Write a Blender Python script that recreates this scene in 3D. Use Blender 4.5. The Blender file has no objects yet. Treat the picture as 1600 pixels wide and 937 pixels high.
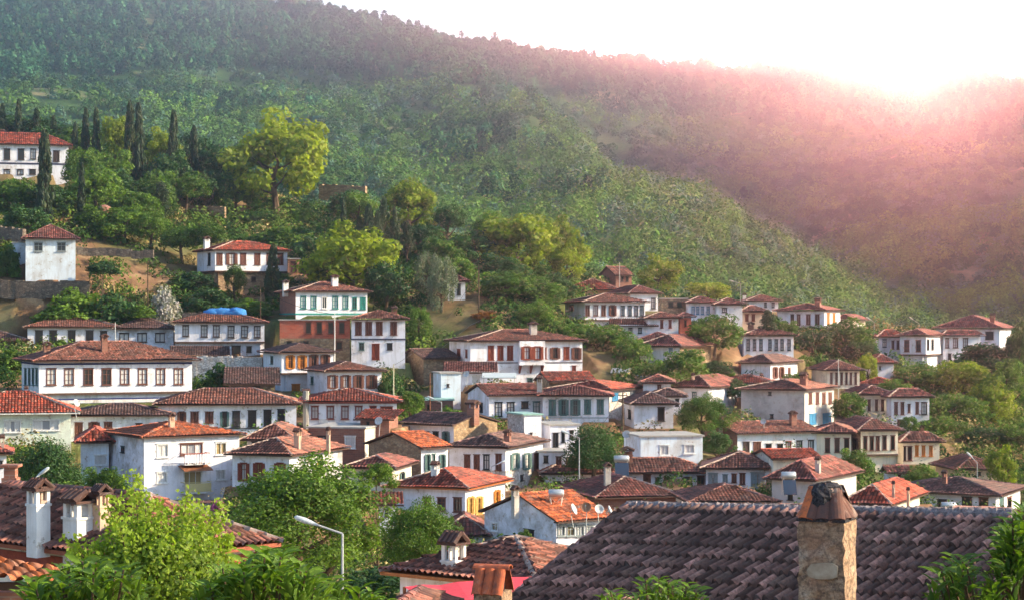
import bpy, math, random
import numpy as np
from mathutils import Vector

F = 3000.0          # focal length in photo pixels (photo is 1600 wide)
HY = 500.0          # horizon row
CX = 800.0
rnd = random.Random(7)
R_ = math.radians
sc = bpy.context.scene
col = sc.collection

def zof(y, d): return (HY - y) * d / F
def xof(x, d): return (x - CX) * d / F

# ------------------------------------------------------------------ materials
def newmat(name):
    m = bpy.data.materials.new(name); m.use_nodes = True
    nt = m.node_tree; nt.nodes.clear()
    out = nt.nodes.new('ShaderNodeOutputMaterial')
    return m, nt, out
def N(nt, typ, **kw):
    n = nt.nodes.new(typ)
    for k, v in kw.items():
        if k.startswith('i_'):
            key = k[2:]
            key = int(key) if key.isdigit() else key.replace('_', ' ')
            n.inputs[key].default_value = v
        else: setattr(n, k, v)
    return n
def L(nt, a, b): nt.links.new(a, b)
def coords(nt, kind='Object'):
    return N(nt, 'ShaderNodeTexCoord').outputs[kind]
def noise(nt, vec, scale, detail=4, rough=0.55):
    n = N(nt, 'ShaderNodeTexNoise'); n.inputs['Scale'].default_value = scale
    n.inputs['Detail'].default_value = detail; n.inputs['Roughness'].default_value = rough
    L(nt, vec, n.inputs['Vector']); return n.outputs['Fac']
def ramp(nt, fac, stops):
    r = N(nt, 'ShaderNodeValToRGB'); e = r.color_ramp.elements
    while len(e) < len(stops): e.new(0.5)
    for i, (p, c) in enumerate(stops):
        e[i].position = p; e[i].color = (c[0], c[1], c[2], 1) if not isinstance(c, (int, float)) else (c, c, c, 1)
    L(nt, fac, r.inputs['Fac']); return r.outputs['Color']
def mix(nt, fac, a, b, mode='MIX'):
    m = N(nt, 'ShaderNodeMix', data_type='RGBA', blend_type=mode)
    for sock, v in ((0, fac), (6, a), (7, b)):
        if isinstance(v, (int, float)): m.inputs[sock].default_value = v
        elif isinstance(v, tuple): m.inputs[sock].default_value = (v[0], v[1], v[2], 1)
        else: L(nt, v, m.inputs[sock])
    return m.outputs[2]
def bump(nt, h, strength=0.4, dist=0.05):
    b = N(nt, 'ShaderNodeBump'); b.inputs['Strength'].default_value = strength
    b.inputs['Distance'].default_value = dist; L(nt, h, b.inputs['Height']); return b.outputs['Normal']
def bsdf(nt, out, color, rough=0.9, nrm=None, spec=0.2, metal=0.0):
    p = N(nt, 'ShaderNodeBsdfPrincipled')
    if isinstance(color, tuple): p.inputs['Base Color'].default_value = (*color[:3], 1)
    else: L(nt, color, p.inputs['Base Color'])
    if isinstance(rough, (int, float)): p.inputs['Roughness'].default_value = rough
    else: L(nt, rough, p.inputs['Roughness'])
    p.inputs['Specular IOR Level'].default_value = spec
    p.inputs['Metallic'].default_value = metal
    if nrm is not None: L(nt, nrm, p.inputs['Normal'])
    L(nt, p.outputs[0], out.inputs['Surface']); return p

M = {}
def objcol(nt): return N(nt, 'ShaderNodeObjectInfo').outputs['Color']

def m_plaster():
    m, nt, out = newmat('whitewashed_plaster'); c = coords(nt)
    n1 = noise(nt, c, 0.5, 6, 0.65); n2 = noise(nt, c, 3.0, 5, 0.7)
    mp = N(nt, 'ShaderNodeMapping'); mp.inputs['Scale'].default_value = (1.6, 1.6, 0.18); L(nt, c, mp.inputs[0])
    n3 = noise(nt, mp.outputs[0], 1.5, 5, 0.7)
    f1 = ramp(nt, n1, [(0.46, 0.0), (0.64, 0.5)])
    base = mix(nt, f1, objcol(nt), (0.42, 0.37, 0.33))
    f3 = ramp(nt, n3, [(0.48, 0.0), (0.72, 0.5)])
    base = mix(nt, f3, base, (0.36, 0.33, 0.31))
    f2 = ramp(nt, n2, [(0.585, 0.0), (0.62, 0.8)])
    f2b = ramp(nt, n1, [(0.50, 0.0), (0.56, 1.0)])
    ff = N(nt, 'ShaderNodeMath', operation='MULTIPLY'); L(nt, f2, ff.inputs[0]); L(nt, f2b, ff.inputs[1])
    base = mix(nt, ff.outputs[0], base, (0.27, 0.2, 0.15))
    bsdf(nt, out, base, 0.92, bump(nt, n2, 0.35, 0.05)); return m
M['plaster'] = m_plaster()
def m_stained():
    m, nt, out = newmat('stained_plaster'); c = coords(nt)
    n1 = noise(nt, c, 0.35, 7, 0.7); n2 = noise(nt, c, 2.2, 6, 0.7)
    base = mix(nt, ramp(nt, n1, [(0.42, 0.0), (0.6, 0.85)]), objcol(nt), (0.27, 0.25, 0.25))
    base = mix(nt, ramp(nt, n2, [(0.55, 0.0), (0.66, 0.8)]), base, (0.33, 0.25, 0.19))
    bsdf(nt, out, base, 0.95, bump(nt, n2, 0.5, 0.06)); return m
M['stained'] = m_stained()
def m_stone(name, cols, mortar, scale=2.6):
    m, nt, out = newmat(name); c = coords(nt, 'UV')
    mp = N(nt, 'ShaderNodeMapping'); mp.inputs['Scale'].default_value = (1.0, 1.7, 1.0); L(nt, c, mp.inputs[0])
    nz = N(nt, 'ShaderNodeTexNoise'); nz.inputs['Scale'].default_value = 2.0; L(nt, mp.outputs[0], nz.inputs['Vector'])
    v2 = N(nt, 'ShaderNodeVectorMath', operation='MULTIPLY_ADD'); L(nt, nz.outputs['Color'], v2.inputs[0])
    v2.inputs[1].default_value = (0.25, 0.25, 0.25); L(nt, mp.outputs[0], v2.inputs[2])
    v = N(nt, 'ShaderNodeTexVoronoi'); v.inputs['Scale'].default_value = scale; L(nt, v2.outputs[0], v.inputs['Vector'])
    e = N(nt, 'ShaderNodeTexVoronoi', feature='DISTANCE_TO_EDGE'); e.inputs['Scale'].default_value = scale; L(nt, v2.outputs[0], e.inputs['Vector'])
    sx = N(nt, 'ShaderNodeSeparateColor'); L(nt, v.outputs['Color'], sx.inputs[0])
    cc = ramp(nt, sx.outputs[0], [(0, cols[0]), (0.5, cols[1]), (1, cols[2])])
    n = noise(nt, coords(nt), 7.0, 5, 0.7)
    cc = mix(nt, ramp(nt, n, [(0.35, 0.0), (0.75, 0.6)]), cc, tuple(x * 0.55 for x in cols[1]))
    cc = mix(nt, ramp(nt, e.outputs['Distance'], [(0.02, 1.0), (0.09, 0.0)]), cc, mortar)
    bsdf(nt, out, cc, 0.95, bump(nt, e.outputs['Distance'], 0.5, 0.1)); return m
M['stone'] = m_stone('rubble_stone', [(0.2, 0.12, 0.07), (0.34, 0.22, 0.13), (0.45, 0.34, 0.22)], (0.2, 0.15, 0.11))
M['palestone'] = m_stone('whitewashed_rubble', [(0.42, 0.36, 0.33), (0.62, 0.57, 0.55), (0.74, 0.7, 0.68)], (0.3, 0.25, 0.22), 2.2)
M['darkstone'] = m_stone('dark_rubble', [(0.1, 0.08, 0.07), (0.17, 0.13, 0.1), (0.26, 0.21, 0.17)], (0.08, 0.06, 0.05))
def m_brick(name, c1, c2, mo):
    m, nt, out = newmat(name); c = coords(nt, 'UV')
    b = N(nt, 'ShaderNodeTexBrick'); b.inputs['Scale'].default_value = 1.0
    b.inputs['Brick Width'].default_value = 0.42; b.inputs['Row Height'].default_value = 0.16; b.inputs['Mortar Size'].default_value = 0.012
    b.inputs['Color1'].default_value = (*c1, 1); b.inputs['Color2'].default_value = (*c2, 1); b.inputs['Mortar'].default_value = (*mo, 1)
    L(nt, c, b.inputs['Vector'])
    n = noise(nt, coords(nt), 1.3, 6, 0.7)
    cc = mix(nt, ramp(nt, n, [(0.45, 0.0), (0.7, 0.5)]), b.outputs['Color'], mo)
    bsdf(nt, out, cc, 0.9, bump(nt, b.outputs['Fac'], -0.3, 0.02)); return m
M['brick'] = m_brick('hollow_red_brick', (0.5, 0.11, 0.06), (0.36, 0.07, 0.04), (0.38, 0.2, 0.15))
M['oldbrick'] = m_brick('old_brick', (0.3, 0.12, 0.08), (0.2, 0.08, 0.06), (0.26, 0.18, 0.15))

def m_tile(name, mossy=0.5, lo=0.22, hi=1.9):
    m, nt, out = newmat(name)
    at = N(nt, 'ShaderNodeAttribute', attribute_name='tint')
    sx = N(nt, 'ShaderNodeSeparateColor'); L(nt, at.outputs['Color'], sx.inputs[0])
    c = coords(nt); oc = objcol(nt)
    n1 = noise(nt, c, 0.45, 5, 0.65); n2 = noise(nt, c, 9.0, 4, 0.7); n3 = noise(nt, c, 2.2, 5, 0.7)
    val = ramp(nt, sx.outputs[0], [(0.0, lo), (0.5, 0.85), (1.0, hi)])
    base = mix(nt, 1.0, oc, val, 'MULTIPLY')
    pale = ramp(nt, sx.outputs[1], [(0.68, 0.0), (1.0, 0.62)])
    base = mix(nt, pale, base, (0.42, 0.25, 0.19))
    dk = ramp(nt, n1, [(0.4, 0.0), (0.66, mossy)])
    base = mix(nt, dk, base, (0.055, 0.045, 0.048))
    dk2 = ramp(nt, n3, [(0.55, 0.0), (0.72, mossy * 0.7)])
    base = mix(nt, dk2, base, (0.2, 0.19, 0.19))
    base = mix(nt, ramp(nt, n2, [(0.38, 0.0), (0.62, 0.6)]), base, (0.07, 0.05, 0.05))
    bsdf(nt, out, base, 0.85, bump(nt, n2, 0.3, 0.02), 0.25); return m
M['tile'] = m_tile('clay_roof_tiles', 0.62)
M['tile_old'] = m_tile('lichened_clay_tiles', 0.85)
M['tile_new'] = m_tile('bright_clay_tiles', 0.18)
def m_simple(name, c, rough=0.8, var=0.25, spec=0.2, metal=0.0, sc_=4.0, useobj=False):
    m, nt, out = newmat(name); n = noise(nt, coords(nt), sc_, 5, 0.65)
    base = objcol(nt) if useobj else c
    v = ramp(nt, n, [(0.3, 1.0 - var), (0.7, 1.0 + var * 0.3)])
    cc = mix(nt, 1.0, base, v, 'MULTIPLY')
    bsdf(nt, out, cc, rough, bump(nt, n, 0.15, 0.02), spec, metal); return m
M['wood'] = m_simple('painted_wood', None, 0.7, 0.35, useobj=True, sc_=6.0)
M['mortar'] = m_simple('lime_mortar', (0.4, 0.29, 0.24), 0.95, 0.5, sc_=3.0)
M['soot'] = m_simple('sooty_black', (0.03, 0.028, 0.03), 0.95, 0.4)
M['rust'] = m_simple('rusty_metal', (0.3, 0.12, 0.06), 0.8, 0.5)
M['metal'] = m_simple('galvanised_metal', (0.5, 0.52, 0.54), 0.45, 0.15, 0.5, 0.6)
M['paint'] = m_simple('plain_paint', None, 0.55, 0.12, useobj=True)
M['cloth'] = m_simple('cloth', None, 0.95, 0.15, useobj=True)
M['bark'] = m_simple('bark', (0.13, 0.085, 0.055), 0.95, 0.6, sc_=5.0)
M['dark'] = m_simple('dark_interior', (0.02, 0.018, 0.02), 0.9, 0.2)
M['concrete'] = m_simple('concrete', (0.38, 0.36, 0.34), 0.9, 0.35, sc_=1.5)
M['earth'] = m_simple('dry_earth', (0.3, 0.17, 0.1), 0.95, 0.5, sc_=0.8)
def m_glass():
    m, nt, out = newmat('window_glass'); c = coords(nt)
    n = noise(nt, c, 0.9, 2, 0.5)
    cc = mix(nt, ramp(nt, n, [(0.35, 0.0), (0.7, 0.7)]), (0.02, 0.022, 0.03), (0.07, 0.075, 0.09))
    cc = mix(nt, 0.75, cc, objcol(nt))
    p = bsdf(nt, out, cc, 0.12, None, 0.5); return m
M['glass'] = m_glass()

def m_leaf(name, dark, light, trans=0.45, rand=0.5):
    m, nt, out = newmat(name)
    at = N(nt, 'ShaderNodeAttribute', attribute_name='tint')
    sx = N(nt, 'ShaderNodeSeparateColor'); L(nt, at.outputs['Color'], sx.inputs[0])
    oi = N(nt, 'ShaderNodeObjectInfo')
    mm = N(nt, 'ShaderNodeMath', operation='MULTIPLY_ADD'); L(nt, oi.outputs['Random'], mm.inputs[0]); mm.inputs[1].default_value = 0.3
    L(nt, sx.outputs[0], mm.inputs[2])
    cc = ramp(nt, mm.outputs[0], [(0.1, dark), (1.15 if False else 1.0, light)])
    cc = mix(nt, 1.0, cc, oi.outputs['Color'], 'MULTIPLY')
    d = N(nt, 'ShaderNodeBsdfPrincipled'); L(nt, cc, d.inputs['Base Color']); d.inputs['Roughness'].default_value = 0.55
    d.inputs['Specular IOR Level'].default_value = 0.25
    t = N(nt, 'ShaderNodeBsdfTranslucent')
    L(nt, mix(nt, 1.0, cc, (1.2, 1.3, 0.5), 'MULTIPLY'), t.inputs['Color'])
    ms = N(nt, 'ShaderNodeMixShader'); ms.inputs[0].default_value = trans
    L(nt, d.outputs[0], ms.inputs[1]); L(nt, t.outputs[0], ms.inputs[2]); L(nt, ms.outputs[0], out.inputs['Surface'])
    return m
M['leaf'] = m_leaf('broad_leaves', (0.03, 0.07, 0.014), (0.18, 0.29, 0.035))
M['leaf_yel'] = m_leaf('yellow_green_leaves', (0.07, 0.12, 0.012), (0.40, 0.45, 0.022), 0.5)
M['leaf_dark'] = m_leaf('dark_leaves', (0.012, 0.042, 0.016), (0.08, 0.16, 0.035), 0.35)
M['leaf_pine'] = m_leaf('conifer_needles', (0.014, 0.032, 0.014), (0.06, 0.085, 0.03), 0.2)
M['leaf_silver'] = m_leaf('silvery_leaves', (0.07, 0.1, 0.07), (0.22, 0.25, 0.17), 0.35)
M['leaf_gloss'] = m_leaf('glossy_leaves', (0.015, 0.05, 0.01), (0.17, 0.28, 0.03), 0.4)
M['petal_white'] = m_leaf('white_blossom', (0.06, 0.1, 0.04), (0.85, 0.75, 0.85), 0.3)
M['petal_pink'] = m_leaf('magenta_blossom', (0.12, 0.04, 0.1), (0.6, 0.12, 0.45), 0.35)
M['forest'] = m_leaf('mountain_foliage', (0.6, 0.6, 0.6), (1.5, 1.5, 1.5), 0.3)

def forest_mat():
    m, nt, out = newmat('mountain_forest_leaves')
    at = N(nt, 'ShaderNodeAttribute', attribute_name='tint')
    d = N(nt, 'ShaderNodeBsdfDiffuse'); L(nt, at.outputs['Color'], d.inputs['Color'])
    t = N(nt, 'ShaderNodeBsdfTranslucent'); L(nt, mix(nt, 1.0, at.outputs['Color'], (1.3, 1.2, 0.6), 'MULTIPLY'), t.inputs['Color'])
    ms = N(nt, 'ShaderNodeMixShader'); ms.inputs[0].default_value = 0.10
    L(nt, d.outputs[0], ms.inputs[1]); L(nt, t.outputs[0], ms.inputs[2]); L(nt, ms.outputs[0], out.inputs['Surface'])
    return m
M['forest'] = forest_mat()
def ground_mat():
    m, nt, out = newmat('hillside_ground'); c = coords(nt)
    n1 = noise(nt, c, 0.03, 6, 0.6); n2 = noise(nt, c, 0.35, 6, 0.7); n3 = noise(nt, c, 2.5, 4, 0.7)
    a = ramp(nt, n2, [(0.3, (0.10, 0.06, 0.035)), (0.5, (0.24, 0.13, 0.075)), (0.7, (0.36, 0.25, 0.15))])
    g = ramp(nt, n3, [(0.3, (0.03, 0.06, 0.018)), (0.7, (0.12, 0.16, 0.045))])
    cc = mix(nt, ramp(nt, n1, [(0.46, 0.05), (0.60, 0.9)]), a, g)
    bsdf(nt, out, cc, 1.0, bump(nt, n3, 0.6, 0.15), 0.05); return m
M['ground'] = ground_mat()
def scrub_mat():
    m, nt, out = newmat('scrubland_ground'); c = coords(nt); n1 = noise(nt, c, 0.02, 6, 0.65); n3 = noise(nt, c, 0.5, 6, 0.75)
    g = ramp(nt, n3, [(0.35, (0.02, 0.05, 0.02)), (0.65, (0.09, 0.15, 0.045))])
    cc = mix(nt, ramp(nt, n1, [(0.56, 0.0), (0.66, 0.75)]), g, (0.34, 0.27, 0.16))
    bsdf(nt, out, cc, 1.0, bump(nt, n3, 0.8, 0.6), 0.05); return m
M['scrubland'] = scrub_mat()

# ------------------------------------------------------------------ mesh helpers
def mesh_np(name, V, Q, mats, fmat=None, tint=None, uv=True, smooth=False):
    """V (n,3), Q (m,4) quads (a repeated last index makes a triangle is not allowed)."""
    me = bpy.data.meshes.new(name)
    V = np.asarray(V, np.float32); Q = np.asarray(Q, np.int32)
    k = Q.shape[1]
    me.vertices.add(len(V)); me.vertices.foreach_set('co', V.ravel())
    me.loops.add(Q.size); me.loops.foreach_set('vertex_index', Q.ravel())
    me.polygons.add(len(Q)); me.polygons.foreach_set('loop_start', np.arange(0, Q.size, k, dtype=np.int32))
    for m in mats: me.materials.append(M[m] if isinstance(m, str) else m)
    if fmat is not None: me.polygons.foreach_set('material_index', np.asarray(fmat, np.int32))
    if smooth: me.polygons.foreach_set('use_smooth', np.ones(len(Q), bool))
    if tint is not None:
        a = me.attributes.new('tint', 'FLOAT_COLOR', 'FACE')
        t = np.ones((len(Q), 4), np.float32); t[:, :tint.shape[1]] = tint
        a.data.foreach_set('color', t.ravel())
    me.update(calc_edges=True)
    return me

def frame_axes(ex, ey, ez=(0, 0, 1)):
    return (Vector(ex), Vector(ey), Vector(ez))
XYZ = frame_axes((1, 0, 0), (0, 1, 0))

class MB:
    def __init__(s): s.v = []; s.f = []; s.m = []
    def quad(s, a, b, c, d, mi=0):
        k = len(s.v); s.v += [tuple(a), tuple(b), tuple(c), tuple(d)]; s.f.append((k, k+1, k+2, k+3)); s.m.append(mi)
    def tri(s, a, b, c, mi=0):
        k = len(s.v); s.v += [tuple(a), tuple(b), tuple(c)]; s.f.append((k, k+1, k+2)); s.m.append(mi)
    def box(s, c, size, ax=XYZ, mi=0, taper=1.0, bev=0.0):
        c = Vector(c); k = len(s.v)
        for dz in (-.5, .5):
            q = taper if dz > 0 else 1.0
            for dx, dy in ((-.5, -.5), (.5, -.5), (.5, .5), (-.5, .5)):
                s.v.append(tuple(c + ax[0]*dx*size[0]*q + ax[1]*dy*size[1]*q + ax[2]*dz*size[2]))
        for f in ((0,3,2,1), (4,5,6,7), (0,1,5,4), (1,2,6,5), (2,3,7,6), (3,0,4,7)):
            s.f.append(tuple(k+i for i in f)); s.m.append(mi)
    def tube(s, pts, radii, n=8, mi=0, cap=True):
        pts = [Vector(p) for p in pts]; rings = []
        for i, p in enumerate(pts):
            t = (pts[min(i+1, len(pts)-1)] - pts[max(i-1, 0)]).normalized()
            u = t.cross(Vector((0.13, 0.2, 1)) if abs(t.z) < 0.9 else Vector((1, 0.1, 0))).normalized(); w = t.cross(u)
            r = radii[i] if isinstance(radii, (list, tuple)) else radii
            k = len(s.v); rings.append(k)
            for j in range(n):
                a = 2*math.pi*j/n; s.v.append(tuple(p + u*math.cos(a)*r + w*math.sin(a)*r))
        for i in range(len(rings)-1):
            for j in range(n):
                a, b = rings[i]+j, rings[i]+(j+1) % n; c, d = rings[i+1]+(j+1) % n, rings[i+1]+j
                s.f.append((a, b, c, d)); s.m.append(mi)
        if cap:
            s.f.append(tuple(rings[0]+j for j in range(n))); s.m.append(mi)
            s.f.append(tuple(rings[-1]+j for j in range(n))); s.m.append(mi)
    def lathe(s, c, prof, n=14, ax=XYZ, mi=0):
        c = Vector(c); rings = []
        for r, z in prof:
            k = len(s.v); rings.append(k)
            for j in range(n):
                a = 2*math.pi*j/n; s.v.append(tuple(c + ax[0]*math.cos(a)*r + ax[1]*math.sin(a)*r + ax[2]*z))
        for i in range(len(rings)-1):
            for j in range(n):
                s.f.append((rings[i]+j, rings[i]+(j+1) % n, rings[i+1]+(j+1) % n, rings[i+1]+j)); s.m.append(mi)
    def build(s, name, mats, parent=None, base=(0, 0, 0), color=None, smooth=False):
        me = bpy.data.meshes.new(name)
        b = Vector(base)
        me.from_pydata([(v[0]-b.x, v[1]-b.y, v[2]-b.z) for v in s.v], [], s.f)
        if isinstance(mats, str): mats = [mats]
        for m in mats: me.materials.append(M[m])
        if len(mats) > 1: me.polygons.foreach_set('material_index', s.m)
        if smooth: me.polygons.foreach_set('use_smooth', [True]*len(s.f))
        if any(m in ('stone', 'palestone', 'darkstone', 'brick', 'oldbrick') for m in mats):
            uvl = me.uv_layers.new(name='UVMap'); me.update()
            for p in me.polygons:
                n = p.normal
                if abs(n.z) > 0.8: tx, ty = Vector((1, 0, 0)), Vector((0, 1, 0))
                else: tx = Vector((-n.y, n.x, 0)).normalized(); ty = Vector((0, 0, 1))
                for li in p.loop_indices:
                    co = me.vertices[me.loops[li].vertex_index].co
                    uvl.data[li].uv = (co.dot(tx), co.dot(ty))
        me.update()
        return link(name, me, parent, color)
def link(name, me, parent=None, color=None, loc=None):
    o = bpy.data.objects.new(name, me); col.objects.link(o)
    if parent is not None: o.parent = parent
    if color is not None: o.color = (*color[:3], 1)
    if loc is not None: o.location = loc
    return o
def empty(name, loc, label, cat, group=None, rz=0.0, kind=None):
    o = bpy.data.objects.new(name, None); col.objects.link(o); o.location = loc; o.rotation_euler = (0, 0, rz)
    o.empty_display_size = 0.2
    return tag(o, label, cat, group, kind)
def tag(o, label=None, cat=None, group=None, kind=None):
    if label: o['label'] = label
    if cat: o['category'] = cat
    if group: o['group'] = group
    if kind: o['kind'] = kind
    return o

# ------------------------------------------------------------------ value noise (numpy)
_rs = np.random.RandomState(11); _tab = _rs.rand(256, 256)
def vnoise(x, y):
    xi = np.floor(x).astype(int); yi = np.floor(y).astype(int); fx = x-xi; fy = y-yi
    fx = fx*fx*(3-2*fx); fy = fy*fy*(3-2*fy)
    a = _tab[xi % 256, yi % 256]; b = _tab[(xi+1) % 256, yi % 256]; c = _tab[xi % 256, (yi+1) % 256]; d = _tab[(xi+1) % 256, (yi+1) % 256]
    return (a*(1-fx)+b*fx)*(1-fy)+(c*(1-fx)+d*fx)*fy
def fbm(x, y, oct=4):
    s = 0; a = 1.0; t = 0
    for i in range(oct): s = s + a*(vnoise(x*2**i+17.3*i, y*2**i+5.1*i)-0.5); t += a; a *= 0.5
    return s/t*2
# ------------------------------------------------------------------ terrain: height over (column px, depth d)
def _c(near, far):
    pts = [(4, -10.5), (20, -11.5), (45, -14.0)] + [(d, zof(y, d)) for d, y in near] + far
    return np.array(pts, float)
COLS = {
 -500: _c([(70,1210),(100,990),(130,830),(160,700),(185,628),(215,545),(235,440),(255,360),(280,278),(320,205)], [(400,36),(500,38),(650,58),(800,92),(1000,140),(1200,205),(1450,300),(1600,310),(2200,250),(4200,200)]),
 0:    _c([(70,1210),(100,990),(130,830),(160,700),(185,628),(215,545),(235,440),(255,360),(280,278),(320,212)], [(400,30),(500,32),(650,52),(800,88),(1000,128),(1080,140),(1250,205),(1450,275),(1600,285),(2200,230),(4200,200)]),
 400:  _c([(70,1210),(100,1000),(130,870),(150,800),(170,720),(185,666),(205,610),(222,562),(235,500),(250,455),(275,385),(300,325),(318,302)], [(400,17),(480,22),(600,42),(800,80),(1000,118),(1100,133),(1250,183),(1450,239),(1550,244),(2200,200),(4200,180)]),
 620:  _c([(70,1210),(100,1010),(130,880),(150,800),(170,720),(190,655),(205,610),(218,565),(235,500),(250,452),(270,390),(290,345)], [(400,10),(480,16),(600,36),(800,70),(1000,108),(1100,122),(1250,165),(1450,221),(1550,226),(2200,190),(4200,170)]),
 800:  _c([(70,1210),(100,1020),(130,880),(150,800),(165,755),(185,665),(205,600),(225,515),(245,465),(270,425),(290,412)], [(400,3),(480,8),(600,28),(800,60),(1000,96),(1200,145),(1400,194),(1500,197),(2200,170),(4200,150)]),
 1000: _c([(70,1210),(100,1020),(130,880),(150,800),(170,735),(190,668),(210,615),(230,545),(245,495),(262,470),(285,462)], [(400,-4),(500,2),(650,24),(800,48),(1000,82),(1200,126),(1400,179),(1450,188),(1600,186),(2200,160),(4200,150)]),
 1200: _c([(70,1210),(100,1020),(130,880),(150,810),(165,768),(185,712),(205,665),(230,598),(245,556),(268,512),(285,505)], [(350,-7),(450,-7),(560,4),(700,22),(800,36),(1000,72),(1200,114),(1450,191),(1600,186),(2200,160),(4200,150)]),
 1350: _c([(70,1210),(100,1020),(130,880),(150,815),(170,765),(190,715),(215,665),(240,600),(262,545),(280,522)], [(350,-8),(450,-7),(560,2),(700,20),(800,34),(1000,69),(1200,110),(1450,185),(1600,180),(2200,160),(4200,150)]),
 1480: _c([(70,1210),(100,1020),(130,880),(160,802),(180,760),(200,720),(225,650),(255,575),(275,535),(300,525)], [(350,-8),(450,-5),(560,4),(700,22),(800,36),(1000,70),(1200,108),(1450,176),(1600,172),(2200,150),(4200,150)]),
 1600: _c([(70,1210),(100,1020),(130,880),(160,805),(185,770),(210,730),(240,650),(270,560),(290,535)], [(350,-7),(450,-4),(560,6),(700,26),(800,42),(1000,80),(1200,122),(1450,188),(1600,185),(2200,160),(4200,150)]),
 2100: _c([(70,1210),(100,1020),(130,880),(160,805),(185,770),(210,730),(240,650),(270,560),(290,535)], [(350,-3),(450,2),(560,16),(700,40),(800,60),(1000,105),(1200,150),(1450,218),(1600,215),(2200,180),(4200,160)]),
}
_cx = np.array(sorted(COLS)); 
_DG = np.geomspace(4, 4200, 700)
_ZT = np.array([np.interp(_DG, COLS[c][:, 0], COLS[c][:, 1]) for c in _cx])
# soften the kinks along depth
_k = np.exp(-np.linspace(-2, 2, 9)**2); _k /= _k.sum()
_ZT = np.array([np.convolve(np.pad(r, 4, 'edge'), _k, 'valid') for r in _ZT])
_PG = np.arange(-2400, 4001, 20)
_ZP = np.array([np.interp(_PG, _cx, _ZT[:, j]) for j in range(len(_DG))]).T
_kp = np.exp(-np.linspace(-2, 2, 13)**2); _kp /= _kp.sum()
_ZP = np.array([np.convolve(np.pad(_ZP[:, j], 6, 'edge'), _kp, 'valid') for j in range(len(_DG))]).T
CTRL = []      # (px, d, z) soft corrections given by houses
def ground_px(px, d, corr=True):
    px = np.atleast_1d(np.asarray(px, float)); d = np.atleast_1d(np.asarray(d, float))
    px, d = np.broadcast_arrays(px, d)
    pi = np.clip((px-_PG[0])/20, 0, len(_PG)-1.001); i = pi.astype(int); fi = pi-i
    dj = np.clip(np.log(np.maximum(d, 4)/4)/np.log(4200/4)*699, 0, 698.99); j = dj.astype(int); fj = dj-j
    z = (_ZP[i, j]*(1-fi)+_ZP[i+1, j]*fi)*(1-fj)+(_ZP[i, j+1]*(1-fi)+_ZP[i+1, j+1]*fi)*fj
    if corr and CTRL_A is not None:
        num = np.zeros_like(z); den = np.full_like(z, 0.25)
        for cpx, cd, cr in CTRL_A:
            w = np.exp(-((px-cpx)/55)**2-((d-cd)/9)**2)
            num += w*cr; den += w
        z = z+num/den
    X = (px-CX)*d/F
    far = np.clip((d-330)/200, 0, 1)*np.clip((1500-d)/150, 0.15, 1)
    z = z+far*(fbm(X/170+31, d/170, 4)*17+fbm(X/55+3, d/70, 3)*7)
    ridge = np.exp(-((d-1455)/70)**2)*np.clip((px-700)/300, 0, 1)
    z = z+ridge*(fbm(X/48+4, d*0+2.5, 2)*20-2)  # skyline bumps added to break the low glow into shafts
    # a long spur running down from the upper left and the gully on its right
    cen = np.interp(d, [420, 520, 700, 1000, 1300], [1130, 1030, 900, 740, 600])
    dx = (px-cen)*d/F
    g = np.clip((d-380)/120, 0, 1)*np.clip((1350-d)/250, 0, 1)
    z = z+g*(19*np.exp(-(dx/42)**2)-17*np.exp(-((dx-80)/45)**2))
    g2 = np.clip((d-450)/120, 0, 1)*np.clip((1350-d)/250, 0, 1)
    cen2 = np.interp(d, [450, 700, 1000, 1300], [1330, 1370, 1440, 1500]); dx2 = (px-cen2)*d/F
    z = z+g2*13*np.exp(-(dx2/45)**2)
    sm = lambda t: np.clip(t, 0, 1)**2*(3-2*np.clip(t, 0, 1))
    z = z+190*np.exp(-((X-500)/120)**2)*sm((d-340)/130)*(1-sm((d-1050)/250))   # unseen hill added beyond the right edge to shade the mountain foot
    near = np.clip((d-70)/60, 0, 1)*(1-far)
    z = z+near*fbm(X/9, d/9, 3)*0.5
    return z
CTRL_A = None
def ground(X, Y): 
    X = np.atleast_1d(np.asarray(X, float)); Y = np.atleast_1d(np.asarray(Y, float))
    return ground_px(CX+X*F/np.maximum(Y, 1), Y)
def gz(px, d): return float(ground_px(px, d)[0])

def build_ground(footprints):
    px = np.concatenate([np.arange(-2200, -120, 60), np.arange(-120, 1721, 8), np.arange(1760, 3801, 60)])
    d = np.concatenate([np.linspace(4, 118, 40), np.arange(120, 330, 1.5), np.geomspace(332, 4200, 210)])
    P, D = np.meshgrid(px, d, indexing='ij')
    Z = ground_px(P, D); X = (P-CX)*D/F
    for (cx, cy, ca, sa, L1, L2, zb) in footprints:      # level the plot under each house
        rx = X-cx; ry = D-cy
        a = rx*ca[0]+ry*ca[1]; b = rx*sa[0]+ry*sa[1]
        m = (a > -1.0) & (a < L1+1.0) & (b > -0.6) & (b < L2+1.5)
        Z[m] = np.clip(Z[m], zb-3.0, zb+0.1)*0+np.clip(zb-0.05, Z[m]-3.2, Z[m]+2.6)
    n, k = P.shape
    V = np.stack([X, D, Z], -1).reshape(-1, 3)
    idx = np.arange(n*k).reshape(n, k)
    Q = np.stack([idx[:-1, :-1], idx[1:, :-1], idx[1:, 1:], idx[:-1, 1:]], -1).reshape(-1, 4)
    me = mesh_np('hillside', V, Q, ['ground', 'scrubland'], fmat=(V[Q[:, 0], 1] > 335).astype(int), smooth=True)
    tag(link('ground', me), kind='structure')

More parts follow.
